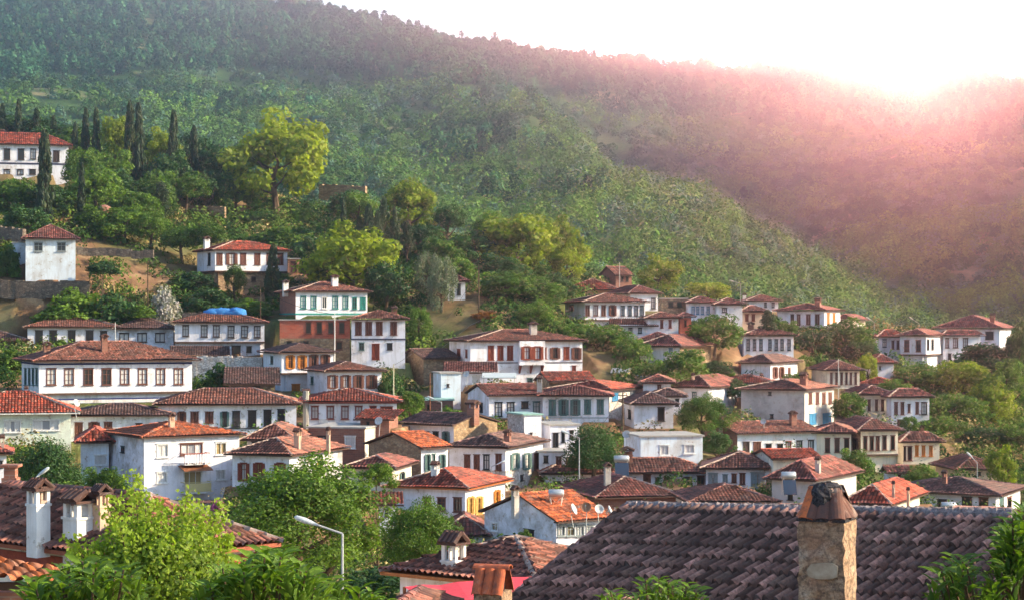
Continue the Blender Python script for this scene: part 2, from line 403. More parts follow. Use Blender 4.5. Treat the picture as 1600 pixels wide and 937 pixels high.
# ------------------------------------------------------------------ leaves
def leaf_quads(P, Nn, size, rng, elong=1.6):
    """diamond leaves at P facing Nn; returns V, Q"""
    n = len(P)
    Nn = Nn/np.maximum(np.linalg.norm(Nn, axis=1, keepdims=True), 1e-6)
    t = rng.normal(size=(n, 3)); t -= (t*Nn).sum(1, keepdims=True)*Nn; t /= np.maximum(np.linalg.norm(t, axis=1, keepdims=True), 1e-6)
    b = np.cross(Nn, t)
    s = (size*(0.6+0.8*rng.rand(n)))[:, None] if np.isscalar(size) else (size*(0.6+0.8*rng.rand(n)))[:, None]
    A = P+t*s*elong*.5; B = P+b*s*.5; C = P-t*s*elong*.5; D = P-b*s*.5
    V = np.stack([A, B, C, D], 1).reshape(-1, 3)
    return V, np.arange(4*n).reshape(n, 4)
def sph(n, rng):
    v = rng.normal(size=(n, 3)); return v/np.linalg.norm(v, axis=1, keepdims=True)

def crown_mesh(name, kind, seed, nc, nl, leaf, mat, spread=1.0):
    rng = np.random.RandomState(seed); Ps = []; Ns = []; T = []
    if kind == 'round':
        c = sph(nc, rng); c[:, 2] = np.where(c[:, 2] < -0.55, -c[:, 2]*.6, c[:, 2])
        lob = 1+0.55*fbm(c[:, 0]*1.9+seed*3.1, c[:, 1]*1.9+c[:, 2]*1.6, 2)
        rr = (0.62+0.38*rng.rand(nc)**0.5)*lob
        cen = c*rr[:, None]*np.array([.40, .40, .42])*spread; cen[:, 2] += 0.45
        rad = 0.06+0.085*rng.rand(nc)
    elif kind == 'cypress':
        h = rng.rand(nc)**0.9; a = rng.rand(nc)*6.28
        r = 0.36*np.minimum(1, (h+.03)*6)*np.clip(1.02-h, 0, 1)**0.62*(0.6+0.5*rng.rand(nc))
        cen = np.stack([np.cos(a)*r, np.sin(a)*r, h*.93+.03], 1); rad = 0.10+0.05*rng.rand(nc)
    elif kind == 'pine':
        h = rng.rand(nc); a = rng.rand(nc)*6.28
        r = 0.40*np.clip(1.12-h, 0.06, 1)**0.8*np.sqrt(rng.rand(nc))*(0.7+0.6*rng.rand(nc))
        cen = np.stack([np.cos(a)*r, np.sin(a)*r, 0.05+h*.9], 1); rad = 0.07+0.07*rng.rand(nc)
    elif kind == 'umbrella':
        c = sph(nc, rng); c[:, 2] = np.abs(c[:, 2])
        cen = c*np.array([.40, .40, .55])*(0.6+.4*rng.rand(nc))[:, None]; cen[:, 2] += 0.22; rad = 0.09+0.07*rng.rand(nc)
    elif kind == 'weep':
        h = rng.rand(nc)**0.7; a = rng.rand(nc)*6.28; r = (0.18+0.26*np.sin(np.pi*np.clip(h*.9+.08, 0, 1)))*np.sqrt(rng.rand(nc)*.7+.3)
        cen = np.stack([np.cos(a)*r, np.sin(a)*r, .06+h*.86], 1); rad = 0.07+0.06*rng.rand(nc)
    elif kind == 'bush':
        c = sph(nc, rng); c[:, 2] = np.abs(c[:, 2])
        cen = c*np.array([.42, .42, .72])*(0.55+.45*rng.rand(nc))[:, None]; rad = 0.10+0.10*rng.rand(nc)
    per = np.maximum(4, (nl*(rad/rad.mean())**2/nc)).astype(int)
    for i in range(nc):
        u = sph(per[i], rng)
        rr = (0.45+0.65*rng.rand(per[i])**0.5)[:, None]
        sc3 = np.array([1, 1, 0.8])
        if kind == 'cypress': sc3 = np.array([.9, .9, 0.55])
        if kind == 'weep': sc3 = np.array([.8, .8, 1.3])
        p = cen[i]+u*rr*rad[i]*sc3
        Ps.append(p); Ns.append(u*0.9+rng.normal(size=(per[i], 3))*0.55+np.array([0, 0, 0.35]))
        T.append(np.full(per[i], rng.rand()*0.38)+rng.rand(per[i])*0.32)
    P = np.concatenate(Ps); Nn = np.concatenate(Ns); T = np.concatenate(T)
    P[:, 2] = np.clip(P[:, 2], 0.0, 1.05)
    V, Q = leaf_quads(P, Nn, leaf, rng)
    return mesh_np(name, V, Q, [mat], tint=np.stack([T, rng.rand(len(T)), T], 1))

def trunk_mesh(name, seed, limbs=6, lean=0.05):
    r = random.Random(seed); mb = MB()
    pts = [(0, 0, 0)]; 
    for i in range(1, 6): pts.append((r.uniform(-1, 1)*lean*i*.3, r.uniform(-1, 1)*lean*i*.3, i/5))
    mb.tube(pts, [0.06, 0.045, 0.04, 0.03, 0.02, 0.008], 7)
    for k in range(limbs):
        z = r.uniform(.35, .75); a = r.uniform(0, 6.28); q = Vector(pts[min(5, int(z*5))]); q.z = z
        e = q+Vector((math.cos(a)*.3, math.sin(a)*.3, r.uniform(.1, .3))); mid = (q+e)/2+Vector((0, 0, -.03))
        mb.tube([q, mid, e], [0.022, 0.014, 0.004], 5)
    me = bpy.data.meshes.new(name); me.from_pydata(mb.v, [], mb.f); me.materials.append(M['bark']); me.update()
    return me
CR = {}
def protos():
    for i in range(4):
        CR['round', i] = crown_mesh('round_crown', 'round', 20+i, 90, 5200, 0.034, 'leaf')
        CR['yellow', i] = crown_mesh('yellow_crown', 'round', 40+i, 80, 5000, 0.036, 'leaf_yel', 1.05)
        CR['dark', i] = crown_mesh('dark_crown', 'round', 60+i, 80, 5200, 0.034, 'leaf_dark')
    for i in range(3):
        CR['cypress', i] = crown_mesh('cypress_crown', 'cypress', 80+i, 90, 4200, 0.05, 'leaf_pine')
        CR['pine', i] = crown_mesh('pine_crown', 'pine', 90+i, 70, 4200, 0.032, 'leaf_pine')
        CR['bush', i] = crown_mesh('bush_crown', 'bush', 110+i, 50, 3600, 0.05, 'leaf')
        CR['dbush', i] = crown_mesh('dark_bush_crown', 'bush', 130+i, 50, 3600, 0.05, 'leaf_dark')
    CR['silver', 0] = crown_mesh('silver_crown', 'weep', 101, 80, 5200, 0.026, 'leaf_silver')
    CR['silver', 1] = crown_mesh('silver_crown', 'weep', 102, 80, 5200, 0.026, 'leaf_silver')
    CR['weep', 0] = crown_mesh('drooping_crown', 'weep', 103, 80, 5200, 0.03, 'leaf')
    CR['umbrella', 0] = crown_mesh('umbrella_crown', 'umbrella', 104, 70, 5200, 0.03, 'leaf')
    CR['white', 0] = crown_mesh('white_blossom_crown', 'bush', 105, 50, 3200, 0.05, 'petal_white')
    CR['pink', 0] = crown_mesh('magenta_blossom_crown', 'bush', 106, 40, 2200, 0.06, 'petal_pink')
    CR['redbush', 0] = crown_mesh('reddish_crown', 'bush', 107, 40, 2600, 0.05, 'leaf')
    CR['big', 0] = crown_mesh('great_crown', 'round', 201, 210, 30000, 0.0145, 'leaf_yel', 1.05)
    CR['big', 1] = crown_mesh('great_crown', 'round', 202, 170, 24000, 0.016, 'leaf', 1.05)
    CR['big', 2] = crown_mesh('great_crown', 'bush', 203, 120, 16000, 0.022, 'leaf_dark', 1.0)
    for i in range(3): CR['trunk', i] = trunk_mesh('bare_trunk', 5+i, 6+i)
NMAP = {'round': 'broadleaf_tree', 'yellow': 'broadleaf_tree', 'dark': 'broadleaf_tree', 'cypress': 'cypress_tree', 'pine': 'pine_tree',
        'bush': 'shrub', 'dbush': 'shrub', 'silver': 'olive_tree', 'weep': 'weeping_tree', 'umbrella': 'umbrella_pine', 'white': 'oleander_shrub',
        'pink': 'bougainvillea', 'redbush': 'shrub', 'big': 'broadleaf_tree'}
def tree(kind, var, x, yt, yb, w, d, label, tintc=(1, 1, 1), group=None):
    g = gz(x, d); X = xof(x, d); zt = zof(yt, d); zb = zof(yb, d); s = F/d
    zt = max(zt, g+0.8)
    low = kind in ('bush', 'dbush', 'white', 'pink', 'redbush', 'cypress')
    zb = max(min(zb, zt-0.6), g)
    if low: zb = min(zb, g+0.4) if zb-g < 3 or kind == 'cypress' else zb
    if kind == 'cypress': w *= 1.95
    if kind in ('round', 'dark', 'yellow'): w *= (1.22 if d > 240 else 1.06); zt += (zt-zb)*.05; zb -= (zt-zb)*.08; zb = max(zb, g)
    nm = NMAP[kind]; cat = {'shrub': 'shrub', 'oleander_shrub': 'shrub', 'bougainvillea': 'shrub'}.get(nm, 'tree')
    e = empty(nm, (X, d, g-0.1), label, cat, group, rz=rnd.uniform(0, 6.28))
    c = link('crown', CR[kind, var], e, tintc, (0, 0, zb-g+0.1)); c.scale = (w/s, w/s, zt-zb)
    th = (zb-g+0.1)+(zt-zb)*(0.62 if not low else 0.5)
    t = link('trunk', CR['trunk', var % 3], e, None, (0, 0, 0)); q = min(th*1.1, w/s*0.9) if not low else w/s*0.5
    t.scale = (q, q, th)
    return e

def tiny_clump_proto(rng, kind, n):
    if kind == 'pine':
        h = rng.rand(n)**0.8; a = rng.rand(n)*6.28; r = 0.46*np.clip(1.08-h, .02, 1)**.55*np.sqrt(rng.rand(n)*.7+.3)*(.8+.4*rng.rand(n))
        P = np.stack([np.cos(a)*r, np.sin(a)*r, .12+h*.88], 1); Nn = np.stack([np.cos(a), np.sin(a), np.full(n, .6)], 1)+rng.normal(size=(n, 3))*.5
    else:
        u = sph(n, rng); u[:, 2] = np.abs(u[:, 2])*1.0; bump_ = 1+.25*fbm(u[:, 0]*2.3+rng.rand()*9, u[:, 1]*2.3+u[:, 2], 2)
        P = u*np.array([.5, .5, .85])*(.75+.25*rng.rand(n))[:, None]*bump_[:, None]; Nn = u+rng.normal(size=(n, 3))*.4
    return P, Nn
def scatter(name, PX, D, H, W, species, colors, mat, nleaf, leafrel, label, cat, seed, name_kind='stuff'):
    rng = np.random.RandomState(seed)
    Z = ground_px(PX, D); X = (PX-CX)*D/F
    protos_ = {k: [tiny_clump_proto(rng, k, nleaf) for _ in range(6)] for k in ('pine', 'shrub')}
    Vs = []; Ts = []; 
    for i in range(len(PX)):
        P, Nn = protos_[species[i]][rng.randint(6)]
        a = rng.rand()*6.28; ca, sa = math.cos(a), math.sin(a)
        Pr = np.stack([P[:, 0]*ca-P[:, 1]*sa, P[:, 0]*sa+P[:, 1]*ca, P[:, 2]], 1); Nr = np.stack([Nn[:, 0]*ca-Nn[:, 1]*sa, Nn[:, 0]*sa+Nn[:, 1]*ca, Nn[:, 2]], 1)
        Pw = Pr*np.array([W[i], W[i], H[i]])+np.array([X[i], D[i], Z[i]-0.1*H[i]])
        V, Q = leaf_quads(Pw, Nr, min(leafrel*(W[i]*.6+H[i]*.25), D[i]*.00115), rng, 1.3)
        Vs.append(V); Ts.append(colors[i][None, :]*(0.75+0.5*rng.rand(nleaf))[:, None])
    V = np.concatenate(Vs); Q = np.arange(len(V)).reshape(-1, 4); T = np.concatenate(Ts)
    me = mesh_np(name, V, Q, [mat], tint=T)
    return tag(link(name, me), label, cat, None, name_kind)

def build_forest():
    rng = np.random.RandomState(3)
    n = 30000
    PX = rng.uniform(-420, 2020, n); D = 345+(1560-345)*rng.rand(n)**0.85
    X = (PX-CX)*D/F; Z = ground_px(PX, D); Y = HY-Z*F/D
    nz = fbm(X/60+9, D/60+2, 3); nz2 = fbm(X/25+4, D/90+7, 3)
    # upper left: pine woods; terraces of dry ground left open
    pine_line = np.interp(PX, [-400, 0, 200, 400, 620, 850, 1000, 1600], [140, 128, 120, 110, 130, 150, 180, 230])
    pine = (Y < pine_line+nz*18) | ((nz > 0.34) & (rng.rand(n) < .4) & (Y < 330))
    openg = (~pine) & (nz2 > 0.2) & (Y > pine_line) & (Y < pine_line+110) & (PX < 900)
    openg |= (~pine) & (nz2 > 0.30) & (rng.rand(n) < .6)
    keep = ~openg | (rng.rand(n) < .35)
    keep &= rng.rand(n) < np.where(pine, 0.75, 0.95)
    PX, D, Y, pine, nz, nz2 = [a[keep] for a in (PX, D, Y, pine, nz, nz2)]
    n = len(PX)
    H = np.where(pine, rng.uniform(6, 11.5, n), rng.uniform(2.2, 5.8, n)*(1+.5*(nz > .1))); W = np.where(pine, H*rng.uniform(.75, 1.1, n), H*rng.uniform(1.1, 1.7, n))
    big = (~pine) & (rng.rand(n) < .10); H = np.where(big, H*1.7, H); W = np.where(big, W*1.25, W); H = np.where(pine & (rng.rand(n) < .05), H*1.3, H); sp = np.where(pine & (rng.rand(n) < .75), 'pine', 'shrub')
    colr = np.zeros((n, 3))
    a = np.array([0.03, 0.075, 0.03]); b = np.array([0.18, 0.32, 0.05]); c = np.array([0.10, 0.18, 0.13]); p = np.array([0.032, 0.085, 0.038])
    t = np.clip(rng.rand(n)*.7+nz*.8, 0, 1)[:, None]
    colr = a*(1-t)+b*t; colr[rng.rand(n) < .14] = c
    pc = p*(0.6+2.0*rng.rand(n)**1.6)[:, None]; colr = np.where(pine[:, None], pc, colr)
    for k, (da, db, nl, lr, lab) in enumerate([(0, 560, 260, .105, 'dense green scrub on the near foot of the mountain'), (560, 880, 130, .15, 'scrub and dry terraces across the middle of the mountain'), (880, 9999, 80, .20, 'hazy pine woods on the upper mountain and its ridge')]):
        m = (D >= da) & (D < db)
        scatter('mountain_woods', PX[m], D[m], H[m], W[m], sp[m], colr[m], 'forest', nl, lr, lab, 'woods', 5+k)

def build_undergrowth(footprints):
    rng = np.random.RandomState(8); n = 15000
    PX = rng.uniform(-150, 1750, n); D = rng.uniform(120, 335, n)
    X = (PX-CX)*D/F; Z = ground_px(PX, D); Y = HY-Z*F/D
    nz = fbm(X/14+3, D/14, 3)
    keep = np.ones(n, bool)
    for (cx, cy, ca, sa, L1, L2, zb) in footprints:
        rx = X-cx; ry = D-cy; a = rx*ca[0]+ry*ca[1]; b = rx*sa[0]+ry*sa[1]
        keep &= ~((a > -2.6) & (a < L1+2.6) & (b > -2.6) & (b < L2+3.2))
    bare = ((PX > 110) & (PX < 330) & (Y > 378) & (Y < 450)) | ((PX > -50) & (PX < 60) & (Y > 405) & (Y < 520)) | ((PX > 260) & (PX < 400) & (Y > 315) & (Y < 352)) | ((PX > 640) & (PX < 770) & (Y > 478) & (Y < 530))
    keep &= ~(bare & (rng.rand(n) < 0.85)); keep &= (D > 222) | (rng.rand(n) < 0.5)
    PX, D, nz = PX[keep], D[keep], nz[keep]; n = len(PX)
    H = rng.uniform(.6, 2.4, n)*(1+.5*(nz > .1)); W = H*rng.uniform(1.2, 2.2, n)
    t = np.clip(rng.rand(n)*.8+nz*.6, 0, 1)[:, None]
    colr = np.array([.025, .06, .018])*(1-t)+np.array([.14, .21, .035])*t
    dry = rng.rand(n) < .12; colr[dry] = np.array([.30, .24, .11])
    scatter('undergrowth', PX, D, H, W, np.full(n, 'shrub'), colr, 'forest', 130, 0.115, 'low green undergrowth and weeds on the village hillside', 'undergrowth', 6)
# ------------------------------------------------------------------ roofs
RC = {'red': (0.50, 0.085, 0.045), 'or': (0.66, 0.15, 0.05), 'br': (0.42, 0.145, 0.10), 'dk': (0.23, 0.11, 0.10), 'ma': (0.36, 0.10, 0.08)}
WC = {'w': (0.78, 0.775, 0.86), 'c': (0.78, 0.70, 0.58), 'g': (0.52, 0.50, 0.50), 'pk': (0.62, 0.45, 0.42), 'gr': (0.70, 0.76, 0.66), 'bl': (0.66, 0.74, 0.84), 'tan': (0.62, 0.45, 0.32), 'or': (0.62, 0.27, 0.15)}
class Tiles:
    def __init__(s, pitch=0.24, course=0.42, res=4, amp=0.05, seed=1, cap=0.13, off=.22):
        s.V = []; s.Q = []; s.T = []; s.Mi = []; s.n = 0; s.p = pitch; s.c = course; s.res = res; s.amp = amp; s.rng = np.random.RandomState(seed); s.cap = cap; s.off = off
    def add(s, V, Q, T, mi):
        s.V.append(V); s.Q.append(Q+s.n); s.T.append(T); s.Mi.append(np.full(len(Q), mi)); s.n += len(V)
    def slope(s, e0, e1, r0, r1, skew=0.0):
        """one slope: eave from e0 to e1, ridge from r0 to r1 (may coincide)"""
        e0, e1, r0, r1 = [np.array(p, float) for p in (e0, e1, r0, r1)]
        U = e1-e0; LU = np.linalg.norm(U); U /= LU
        m = (r0+r1)/2-e0; Vd = m-U*np.dot(m, U); LV = np.linalg.norm(Vd); Vd /= LV
        Nn = np.cross(U, Vd); Nn *= np.sign(Nn[2]) if Nn[2] else 1
        a0 = np.dot(r0-e0, U); a1 = np.dot(r1-e0, U)
        ncol = int(math.ceil(LU/s.p)); nrow = max(1, int(round(LV/s.c))); c = LV/nrow
        q = s.res; ph = np.arange(ncol*q+1)/q; u0 = ph*s.p
        jit = (s.rng.rand(nrow, ncol+2)-.5)
        phf = ph % 1.0
        prof = np.where((phf > .14) & (phf < .86), np.sin(np.pi*np.clip((phf-.14)/.72, 0, 1))**0.7, -0.15*np.sin(np.pi*((phf+.14) % 1)/.28))*s.amp
        colid = np.minimum((ph).astype(int), ncol-1)
        rows = []; rowz = []
        sag = 0.05*np.sin(u0/LU*np.pi*1.5+1)+0.03*np.sin(u0/1.7)
        for j in range(nrow):
            lift = s.amp*0.75+s.amp*0.5*jit[j, colid]
            off = jit[j, (colid+1)]*c*s.off
            rows.append((j*c-0.03+off if j else j*c+off*.4+0*u0, prof*1.08+lift)); rows.append(((j+1)*c+0*u0, prof*0.92+0.0))
        grid = []
        for (v, h) in rows:
            f = np.clip(v/LV, 0, 1); lo = a0*f; hi = LU+(a1-LU)*f
            uu = np.clip(u0, lo, hi); inside = (u0 > lo) & (u0 < hi)
            hh = np.where(inside, h, 0.02)+sag*np.sin(np.clip(f, 0.15, .85)*np.pi)
            g = e0+U*uu[:, None]+Vd*(v)[:, None]+Nn*hh[:, None]
            grid.append(g)
        G = np.array(grid); nr, nu = G.shape[:2]
        idx = np.arange(nr*nu).reshape(nr, nu)
        Q = np.stack([idx[:-1, :-1], idx[:-1, 1:], idx[1:, 1:], idx[1:, :-1]], -1).reshape(-1, 4)
        tt = s.rng.rand(nrow+1, ncol+2); t2 = s.rng.rand(nrow+1, ncol+2)
        jj = np.minimum((np.arange(nr-1)+0)//2, nrow-1)[:, None]; cc = colid[:-1][None, :]
        T = np.stack([tt[jj, cc]*0.8+0.2*tt[jj, 0], t2[jj, cc], tt[jj, cc]], -1).reshape(-1, 3)
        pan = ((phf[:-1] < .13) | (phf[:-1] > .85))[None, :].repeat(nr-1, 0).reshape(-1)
        T[pan] *= 0.35; lipm = (np.arange(nr-1) % 2 == 1)[:, None].repeat(nu-1, 1).reshape(-1); T[lipm] *= 0.15; pan = lipm  # lip tint darkened: contact shade under each tile put into the colour
        Gf = G.reshape(-1, 3); a, b, c_, d = [Gf[Q[:, k]] for k in range(4)]
        area = np.linalg.norm(np.cross(c_-a, d-b), axis=1); ok = area > 1e-5
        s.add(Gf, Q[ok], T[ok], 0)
    def plain(s, e0, e1, r0, r1):
        V = np.array([e0, e1, r1, r0], float); s.add(V, np.array([[0, 1, 2, 3]]), np.full((1, 3), .4), 0)
    def ridge(s, p, q, mi=0, r=None):
        p = np.array(p, float); q = np.array(q, float); Ln = np.linalg.norm(q-p)
        if Ln < 0.3: return
        r = r or s.cap; n = max(1, int(Ln/0.4)); t = (q-p)/Ln; up = np.array([0, 0, 1.]); sd = np.cross(t, up); sd /= np.linalg.norm(sd); up = np.cross(sd, t)
        for i in range(n):
            a = p+(q-p)*i/n; b = p+(q-p)*(i+1.12)/n; j = s.rng.rand(); zz = 0.02*s.rng.rand()
            ring = []
            for (c, rr) in ((a, r*1.08), (b, r*.92)):
                for k in range(6):
                    an = math.pi*k/5; ring.append(c+sd*math.cos(an)*rr+up*(math.sin(an)*rr*.8-0.02+zz))
            V = np.array(ring); Q = np.array([[k, k+1, 7+k, 6+k] for k in range(5)]+[[0, 1, 4, 5], [1, 2, 3, 4]])
            s.add(V, Q, np.tile([[j, s.rng.rand(), j]], (len(Q), 1)), mi)
    def build(s, name, mat, parent, base, color, mats2=('mortar',)):
        V = np.concatenate(s.V)-np.array(base, float); Q = np.concatenate(s.Q)
        me = mesh_np(name, V, Q, [mat, *mats2], np.concatenate(s.Mi), np.concatenate(s.T))
        return link(name, me, parent, color)

FOOT = []
FR = {'d': (0.07, 0.045, 0.04), 'k': (0.03, 0.03, 0.035), 't': (0.04, 0.22, 0.2), 'r': (0.22, 0.05, 0.03), 'w': (0.75, 0.75, 0.76), 'o': (0.50, 0.18, 0.035), 'b': (0.05, 0.22, 0.42), 'y': (0.55, 0.33, 0.1), 'g': (0.10, 0.17, 0.17), 'm': (0.15, 0.06, 0.045), 's': (0.25, 0.28, 0.30)}

def window(parent, base, O, T, Nn, u0, u1, z0, z1, style, rr):
    """style: <frame colour><kind><pane> kind: 4 four panes, 2 casement, c closed shutters, O open shutters, h hole, D door, p picture"""
    fc = FR[style[0]]; kind = style[1]; pane = style[2] if len(style) > 2 else None
    w = u1-u0; h = z1-z0; c = Vector(O)+Vector(T)*((u0+u1)/2); c.z = (z0+z1)/2
    ax = (Vector(T), Vector(Nn), Vector((0, 0, 1)))
    P = lambda du, dn, dz: c+ax[0]*du+ax[1]*dn+ax[2]*dz
    mb = MB(); ft = min(0.09, w*.14)
    dn = -0.02
    mb.box(P(-w/2+ft/2, dn, 0), (ft, .12, h), ax); mb.box(P(w/2-ft/2, dn, 0), (ft, .12, h), ax)
    mb.box(P(0, dn, h/2-ft/2), (w-2*ft, .12, ft), ax); mb.box(P(0, dn, -h/2+ft/2), (w-2*ft, .12, ft), ax)
    mb.box(P(0, 0.06, -h/2-.03), (w+.14, .16, .06), ax); mb.box(P(0, 0.04, h/2+.035), (w+.12, .10, .065), ax)
    if kind in '42O':
        mb.box(P(0, -.05, 0), (.05, .05, h-2*ft), ax)
    if kind in '4O' : mb.box(P(0, -.055, h*.14), (w-2*ft, .045, .05), ax)
    if kind == '4' and h > 1.3: mb.box(P(0, -.055, -h*.2), (w-2*ft, .04, .035), ax)
    if kind == 'p':
        for k in (-1, 1): mb.box(P(k*w/6, -.05, 0), (.05, .05, h-2*ft), ax)
    nm = 'door' if kind == 'D' else 'window'
    f = mb.build(nm, 'wood', parent, base, fc)
    if kind in '42Oph':
        g = MB(); g.box(P(0, -.12, 0), (w-ft, .02, h-ft), ax)
        k = pane or rr.choice('kkkc' if kind != 'p' else 'c')
        cc = {'k': (0.03, 0.03, 0.04), 'c': (0.38, 0.38, 0.42), 'y': (0.45, 0.33, 0.16), 'x': (0.012, 0.012, 0.014)}[k]
        if kind == 'h': cc = (0.012, 0.012, 0.014)
        g.build('pane', 'glass', f, base, cc)
        if k == 'c':
            q = MB()
            for sg in (-1, 1):
                for t in range(3): q.box(P(sg*(w/2-ft-.03-(w*.12)*(t+.5)/1.0*.9), -.075-.012*(t % 2), 0), (w*.105, .02, h-2*ft-.02), ax)
            q.build('curtain', 'cloth', f, base, (0.62, 0.6, 0.6))
    if kind in 'cD':
        for sg in (-1, 1):
            q = MB(); q.box(P(sg*w/4, -.03, 0), (w/2-ft*.6, .04, h-2*ft), ax)
            for t in range(2): q.box(P(sg*w/4, -.005, (t-.5)*h*.44), (w/2-ft*2, .02, h*.32), ax)
            q.build('door_leaf' if kind == 'D' else 'shutter', 'wood', f, base, fc)
    if kind == 'O':
        for sg in (-1, 1):
            q = MB(); ax2 = (Vector(T)*.97+Vector(Nn)*(.22*sg*-1), Vector(Nn), Vector((0, 0, 1)))
            q.box(P(sg*(w/2+w*.26), .07, 0), (w*.5, .045, h), ax)
            for t in range(2): q.box(P(sg*(w/2+w*.26), .10, (t-.5)*h*.46), (w*.34, .02, h*.36), ax)
            q.build('shutter', 'wood', f, base, {'d': FR['m'], 'y': FR['y'], 'o': FR['o'], 'g': FR['g'], 't': FR['g'], 'k': FR['g'], 'm': FR['m'], 'r': FR['r']}.get(style[0], fc))
    return f

def wallseg(mb, O, T, Nn, Lw, z0, z1, holes, mi=0, deep=0.22):
    O = Vector(O); T = Vector(T); Nn = Vector(Nn)
    hs = [(max(0.02, a), min(Lw-.02, b), max(z0, c), min(z1, e)) for a, b, c, e in holes if min(z1, e)-max(z0, c) > 0.02 and b > a]
    us = sorted({0.0, Lw, *[q for h in hs for q in h[:2]]}); zs = sorted({z0, z1, *[q for h in hs for q in h[2:]]})
    P = lambda u, z, n=0: Vector((O.x+T.x*u+Nn.x*n, O.y+T.y*u+Nn.y*n, z))
    for i in range(len(us)-1):
        for j in range(len(zs)-1):
            uc = (us[i]+us[i+1])/2; zc = (zs[j]+zs[j+1])/2
            if any(a < uc < b and c < zc < e for a, b, c, e in hs): continue
            mb.quad(P(us[i], zs[j]), P(us[i+1], zs[j]), P(us[i+1], zs[j+1]), P(us[i], zs[j+1]), mi)
    for a, b, c, e in hs:
        n = -deep
        mb.quad(P(a, c), P(a, e), P(a, e, n), P(a, c, n), mi); mb.quad(P(b, c), P(b, e), P(b, e, n), P(b, c, n), mi)
        mb.quad(P(a, c), P(b, c), P(b, c, n), P(a, c, n), mi); mb.quad(P(a, e), P(b, e), P(b, e, n), P(a, e, n), mi)

CHMAT = {'w': ('plaster', (0.8, 0.77, 0.76)), 'b': ('oldbrick', None), 'g': ('stained', (0.5, 0.45, 0.42)), 't': ('stained', (0.55, 0.36, 0.26)), 's': ('stone', None)}
def chimney(parent, base, c, w, z0, z1, kind, ax, capc=(0.42, 0.15, 0.09)):
    mat, cc = CHMAT[kind]; mb = MB(); h = z1-z0; c = Vector(c)
    at = lambda dx, dy, z: c+ax[0]*dx+ax[1]*dy+Vector((0, 0, z-c.z))
    mb.box(at(0, 0, (z0+z1)/2-.14*h), (w, w, h*.72), ax)
    zt = z0+h*.72
    for sx in (-1, 1):
        for sy in (-1, 1): mb.box(at(sx*w*.38, sy*w*.38, zt+h*.09), (w*.22, w*.22, h*.18), ax)
    mb.box(at(0, 0, zt+h*.08), (w*.1, w*.9, h*.14), ax)
    mb.box(at(0, 0, zt-.02), (w*1.12, w*1.12, .06), ax)
    o = mb.build('chimney', mat, parent, base, cc)
    q = MB(); z = zt+h*.18
    q.box(at(0, 0, z+.03), (w*1.35, w*1.35, .06), ax)
    n = 4
    for k in range(n):
        u = (k+.5)/n-.5
        for sg in (-1, 1):
            a = at(u*w*1.3, sg*w*.68, z+.06); b = at(u*w*1.3, 0, z+.06+h*.12)
            q.tube([a, b], [w*.17, w*.15], 6)
    q.build('chimney_cap', 'tile', o, base, capc)
    return o

